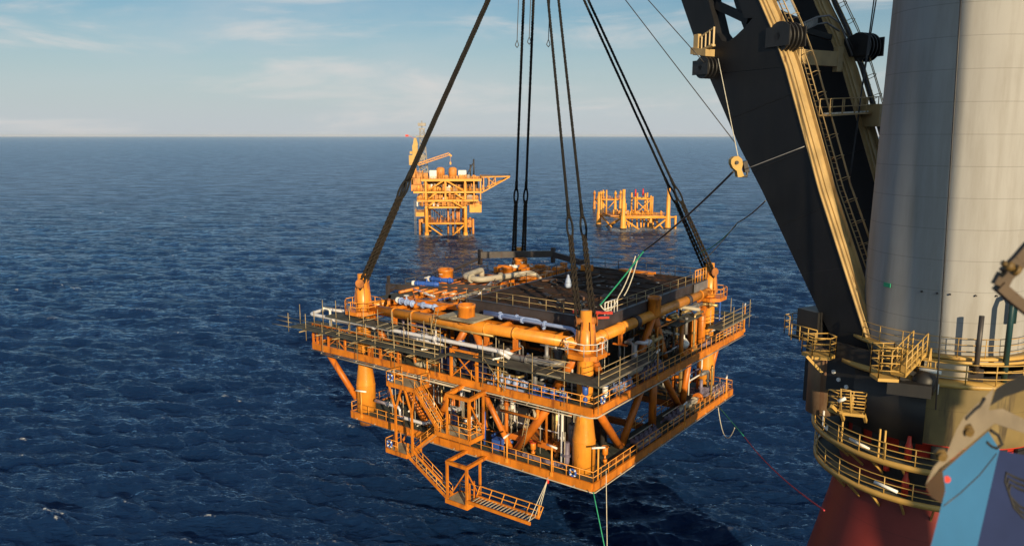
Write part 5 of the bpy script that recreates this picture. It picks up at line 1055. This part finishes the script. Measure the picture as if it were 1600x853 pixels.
# flare / helideck cantilever to the right
d = MB(); d.prism([(17.5, -9, 26.3), (31, -2.4, 26.3), (31, 1.5, 26.3), (17.5, 9, 26.3)], (0, 0, .45)); hd_ = F('cantilever_deck', d, 'far_yellow'); d = MB()
for y0, y1 in ((-8, -2), (8, 1)): d.bar((17.5, y0, 19.5), (30.6, y1, 26.2), .5, .5); d.bar((18.5, y0, 26.2), (18.5, y0, 20.2), .4, .4); d.bar((21, y0*.85, 26.2), (21, y0*.85, 21.4), .35, .35); d.bar((24, y0*.65, 26.2), (24, y0*.65, 23.0), .3, .3); d.bar((21, y0*.85, 21.6), (24, y0*.65, 26.2), .25, .25); d.bar((24, y0*.65, 23.1), (20, y0*.8, 26.2), .25, .25)
F('cantilever_truss', d, 'far_yellow', hd_)
d = MB(); d.rail([(17.5, -9, 26.75), (31, -2.4, 26.75), (31, 1.5, 26.75)], 1.0, 2.4, .06); F('cantilever_railing', d, 'dark_steel', hd_)
d = MB(); d.tube((14.2, 0, 26), (14.2, 0, 34.5), .35, n=8); d.tube((12.6, 0, 26), (12.6, 0, 32), .3, n=8); d.tube((13.8, 0, 32.5), (10.4, 0, 26.2), .25, n=8); islands(d, 'vent_stack', 'dark_steel', pf)
# pedestal crane
d = MB(); d.tube((-13.5, -4, 20), (-13.5, -4, 32), 1.3, n=14); pc = F('tall_post', d, 'far_yellow'); d = MB(); d.bx(-15.4, -11.2, -6, -2, 32, 36.5); d.bx(-13.8, -11.4, -5.5, -2.5, 36.5, 41); d.prism([(-13.6, -5, 41), (-11.2, -5, 41), (-12, -5, 44.2), (-13, -5, 44.2)], (0, 2, 0)); d.bx(-15, -13.9, -5.5, -2.5, 37, 38.2); F('crane_house', d, 'crane_yellow', pc)
d = MB(); A_ = Vc((-11.2, -4, 32.3)); B_ = Vc((2.8, -6.5, 37.0))
for oy in (-.8, .8):
    for oz in (-.55, .55): d.bar(A_+Vc((0, oy, oz)), B_+Vc((0, oy*.6, oz)), .28, .28)
for i in range(14):
    p, q = A_.lerp(B_, i/14), A_.lerp(B_, (i+1)/14); s_ = .55*(1 if i % 2 else -1)
    for oy in (-.8, .8): d.bar(p+Vc((0, oy, s_)), q+Vc((0, oy, -s_)), .16, .16)
d.bar(B_, B_+Vc((1.2, 0, -1)), .8, .8); d.bar(B_+Vc((.6, 0, -.5)), B_+Vc((.6, 0, -4.2)), .1, .1); d.bx(3.1, 3.8, -6.9, -6.1, 32.2, 33.4); F('crane_jib', d, 'far_yellow', pc)
d = MB(); d.bar((-13, -4, 44), (-15.6, -4, 45.4), .12, .12); d.box((-16.2, -4, 45.2), (1.4, .08, .9)); F('flag', d, 'red_bright', pc)
# grey lattice tower
d = MB()
for sx, sy in ((-1, -1), (1, -1), (1, 1), (-1, 1)): d.bar((-9+sx*2.0, 2+sy*2.0, 26), (-9.6+sx*.9, 2+sy*.9, 48), .3, .3)
for i in range(9):
    z0, z1 = 26+i*2.4, 28.4+i*2.4; f0, f1 = 2.0-i*.122, 2.0-(i+1)*.122
    for sy in (-1, 1): d.bar((-9-.07*i-f0, 2+sy*f0, z0), (-9-.07*i+f1, 2+sy*f1, z1), .2, .2); d.bar((-9-.07*i+f0, 2+sy*f0, z0), (-9-.07*i-f1, 2+sy*f1, z1), .2, .2); d.bar((-9-.07*i-f1, 2+sy*f1, z1), (-9-.07*i+f1, 2+sy*f1, z1), .2, .2)
d.bx(-12.4, -6.8, .2, 3.8, 44.5, 45.2); d.bx(-11, -8.2, 1, 3, 48, 48.6); d.bx(-11.4, -7.8, .6, 3.4, 49.6, 51); d.tube((-9.6, 2, 48), (-9.6, 2, 52), .25, n=6); d.bx(-10.6, -8.4, 1, 3, 34, 36.4); d.bx(-10.4, -8.4, 1, 3, 39, 40.5); F('lattice_tower', d, 'far_grey')
d = MB()
for x in (-13.4, -13, -12.6, 3, 5): d.tube((x, -7.5, 0), (x, -7.5, 16), .07, n=5)
for i in range(14): x = -7+i*1.1; d.tube((x, -3, 5.6), (x, -3, 12.4), .07, n=5)
islands(d, 'riser', 'far_grey', pf)
# ---- well jacket on the right, and a smaller one behind it
jk = far_thing('wellhead_jacket', 'distant low yellow wellhead jacket standing in the sea between the right-hand slings, two red-tipped posts', 64.5, 390, R(6))
def J(name, mb, m, parent=jk): return mb.build(name, m, parent)
def jleg(x, y, z1, r=.8, cap=None):
    d = MB(); d.lathe((x, y, 0), [(r*1.5, -3), (r*1.5, 1), (r*1.25, 6.5), (r, 7), (r, z1*.75), (r*.8, z1*.78), (r*.8, z1), (0, z1)], 14); o = J('jacket_leg', d, 'far_yellow')
    d = MB(); d.lathe((x, y, 0), [(r*1.55, -3), (r*1.55, .7), (r*1.5, .75)], 14); J('marine_growth', d, 'marine_growth', o)
jleg(-11.2, -9, 19.6, 1.0); jleg(11.2, -9, 20.6, 1.0); jleg(-19, 11, 17, .9); jleg(9, 14, 12, .9)
d = MB(); d.tube((15.4, -8, -3), (15.4, -8, 6.4), .55, n=12); d.tube((11.2, -9, 5.8), (15.4, -8, 5.8), .4, n=8); J('fender_post', d, 'far_yellow')
d = MB(); d.tube((-11.2, -9, 5.8), (11.2, -9, 5.8), .62, n=10); d.tube((-11.2, -9, 5.6), (-19, 11, 5.6), .5, n=8); d.tube((11.2, -9, 5.6), (9, 14, 5.6), .5, n=8); d.tube((-19, 11, 5.6), (9, 14, 5.6), .5, n=8)
for a, b in (((-10.6, -9, 5), (-2.4, -9, -.6)), ((10.6, -9, 5), (3.4, -9, -.6)), ((-10, -8, -.4), (-5, 2, 5)), ((10, -8, -.4), (6, 2, 5)), ((-18, 10, 5), (-14, 0, -.5)), ((-12, -6, 5), (-17, 6, -.5)), ((-6, 10, 5), (-13, 10, -.5)), ((2, 12, 5), (8, 12, -.5))): d.tube(a, b, .42, n=8)
J('jacket_brace', d, 'far_yellow')
d = MB(); d.bx(-17, 10, -7, 11, 6.2, 6.6); dk = J('deck', d, 'far_amber'); d = MB(); d.rail([(-17, 10, 6.6), (-10, -7.5, 6.6), (10, -7.5, 6.6)], 1.3, 2, .09); J('deck_railing', d, 'far_yellow', dk)
g = random.Random(8)
for k in range(34):
    d = MB(); x, y = g.uniform(-14, 9), g.uniform(-7, 4); h = g.uniform(.8, 2.6); d.vessel((x, y, 6.6), (x, y, 6.6+h), .3+.4*g.random(), 8); J('wellhead', d, g.choice(('far_amber', 'far_yellow', 'far_grey', 'far_yellow')))
for k in range(9): d = MB(); x = -8+k*2.1; d.tube((x, g.uniform(-3, 4), -3), (x, 2, 6.2), .45, n=9); J('conductor', d, 'far_yellow')
d = MB()
for x, y in ((-4.6, -6), (3.2, -6), (-4.6, 1), (3.4, 1), (1.2, -3), (-2, 0)): d.tube((x, y, 6.4), (x, y, 16.3 if y < -5 else 17.2), .42, n=9)
for z in (14.6,): d.tube((-4.6, -6, z), (3.2, -6, z), .4, n=8); d.tube((-4.6, -6, z), (-4.6, 1, z), .4, n=8); d.tube((3.2, -6, z), (3.4, 1, z), .4, n=8); d.tube((-4.6, 1, z), (3.4, 1, z), .4, n=8)
d.tube((-4.4, -6, 14), (3, -6, 7.2), .28, n=8); d.tube((3, -6, 14), (-4.4, -6, 7.2), .28, n=8); d.tube((5, -3, 6.4), (5, -3, 15.6), .4, n=8); J('guide_frame', d, 'far_yellow')
d = MB()
for x in (-4.6, .6): d.tube((x, -6 if x < 0 else -1, 15.8), (x, -6 if x < 0 else -1, 19.4), .46, .3, 10)
islands(d, 'marker_post', 'red_bright', jk)
for x, h in ((-17, 18.5), (-8.6, 12.6), (-6.9, 11.8)): d = MB(); d.tube((x, 3, 6.4), (x, 3, h), .45, .4, 9); J('pile_stub', d, 'far_yellow')
sj = far_thing('satellite_jacket', 'small distant yellow jacket with short capped posts behind the wellhead jacket', 60, 492, R(10))
sj.scale = (.62, .62, .56)
def S_(name, mb, m): return mb.build(name, m, sj)
for x, y in ((-13.5, 0), (-8.5, -6), (6, -8), (14, 0), (-2, 8)): d = MB(); d.lathe((x, y, 0), [(1.6, -3), (1.4, 5), (1.0, 10.6), (1.0, 16.4), (1.4, 16.6), (1.4, 18.6), (.7, 19), (.7, 20.4), (0, 20.5)], 12); S_('jacket_leg', d, 'far_amber' if x < -10 else 'far_yellow')
d = MB(); d.tube((-8.5, -6, 10.4), (6, -8, 10.4), .6, n=8); d.tube((-13.5, 0, 10.2), (-8.5, -6, 10.2), .6, n=8); d.tube((6, -8, 10.2), (14, 0, 10.2), .6, n=8); d.tube((-8, -6, 9.5), (-2, -7, 1), .5, n=8); d.tube((5.5, -8, 9.5), (-1, -7, 1), .5, n=8); d.tube((-13, 0, 9.5), (-9, -5, 1), .4, n=8); S_('jacket_brace', d, 'far_yellow')
d = MB(); d.bx(-13, 13, -6, 6, 10.9, 11.4)
for i in range(16): x = -12+i*1.55; d.tube((x, -5, 11.4), (x, -5, 11.4+random.uniform(.8, 4.6)), .3, n=7)
S_('deck', d, 'far_amber')
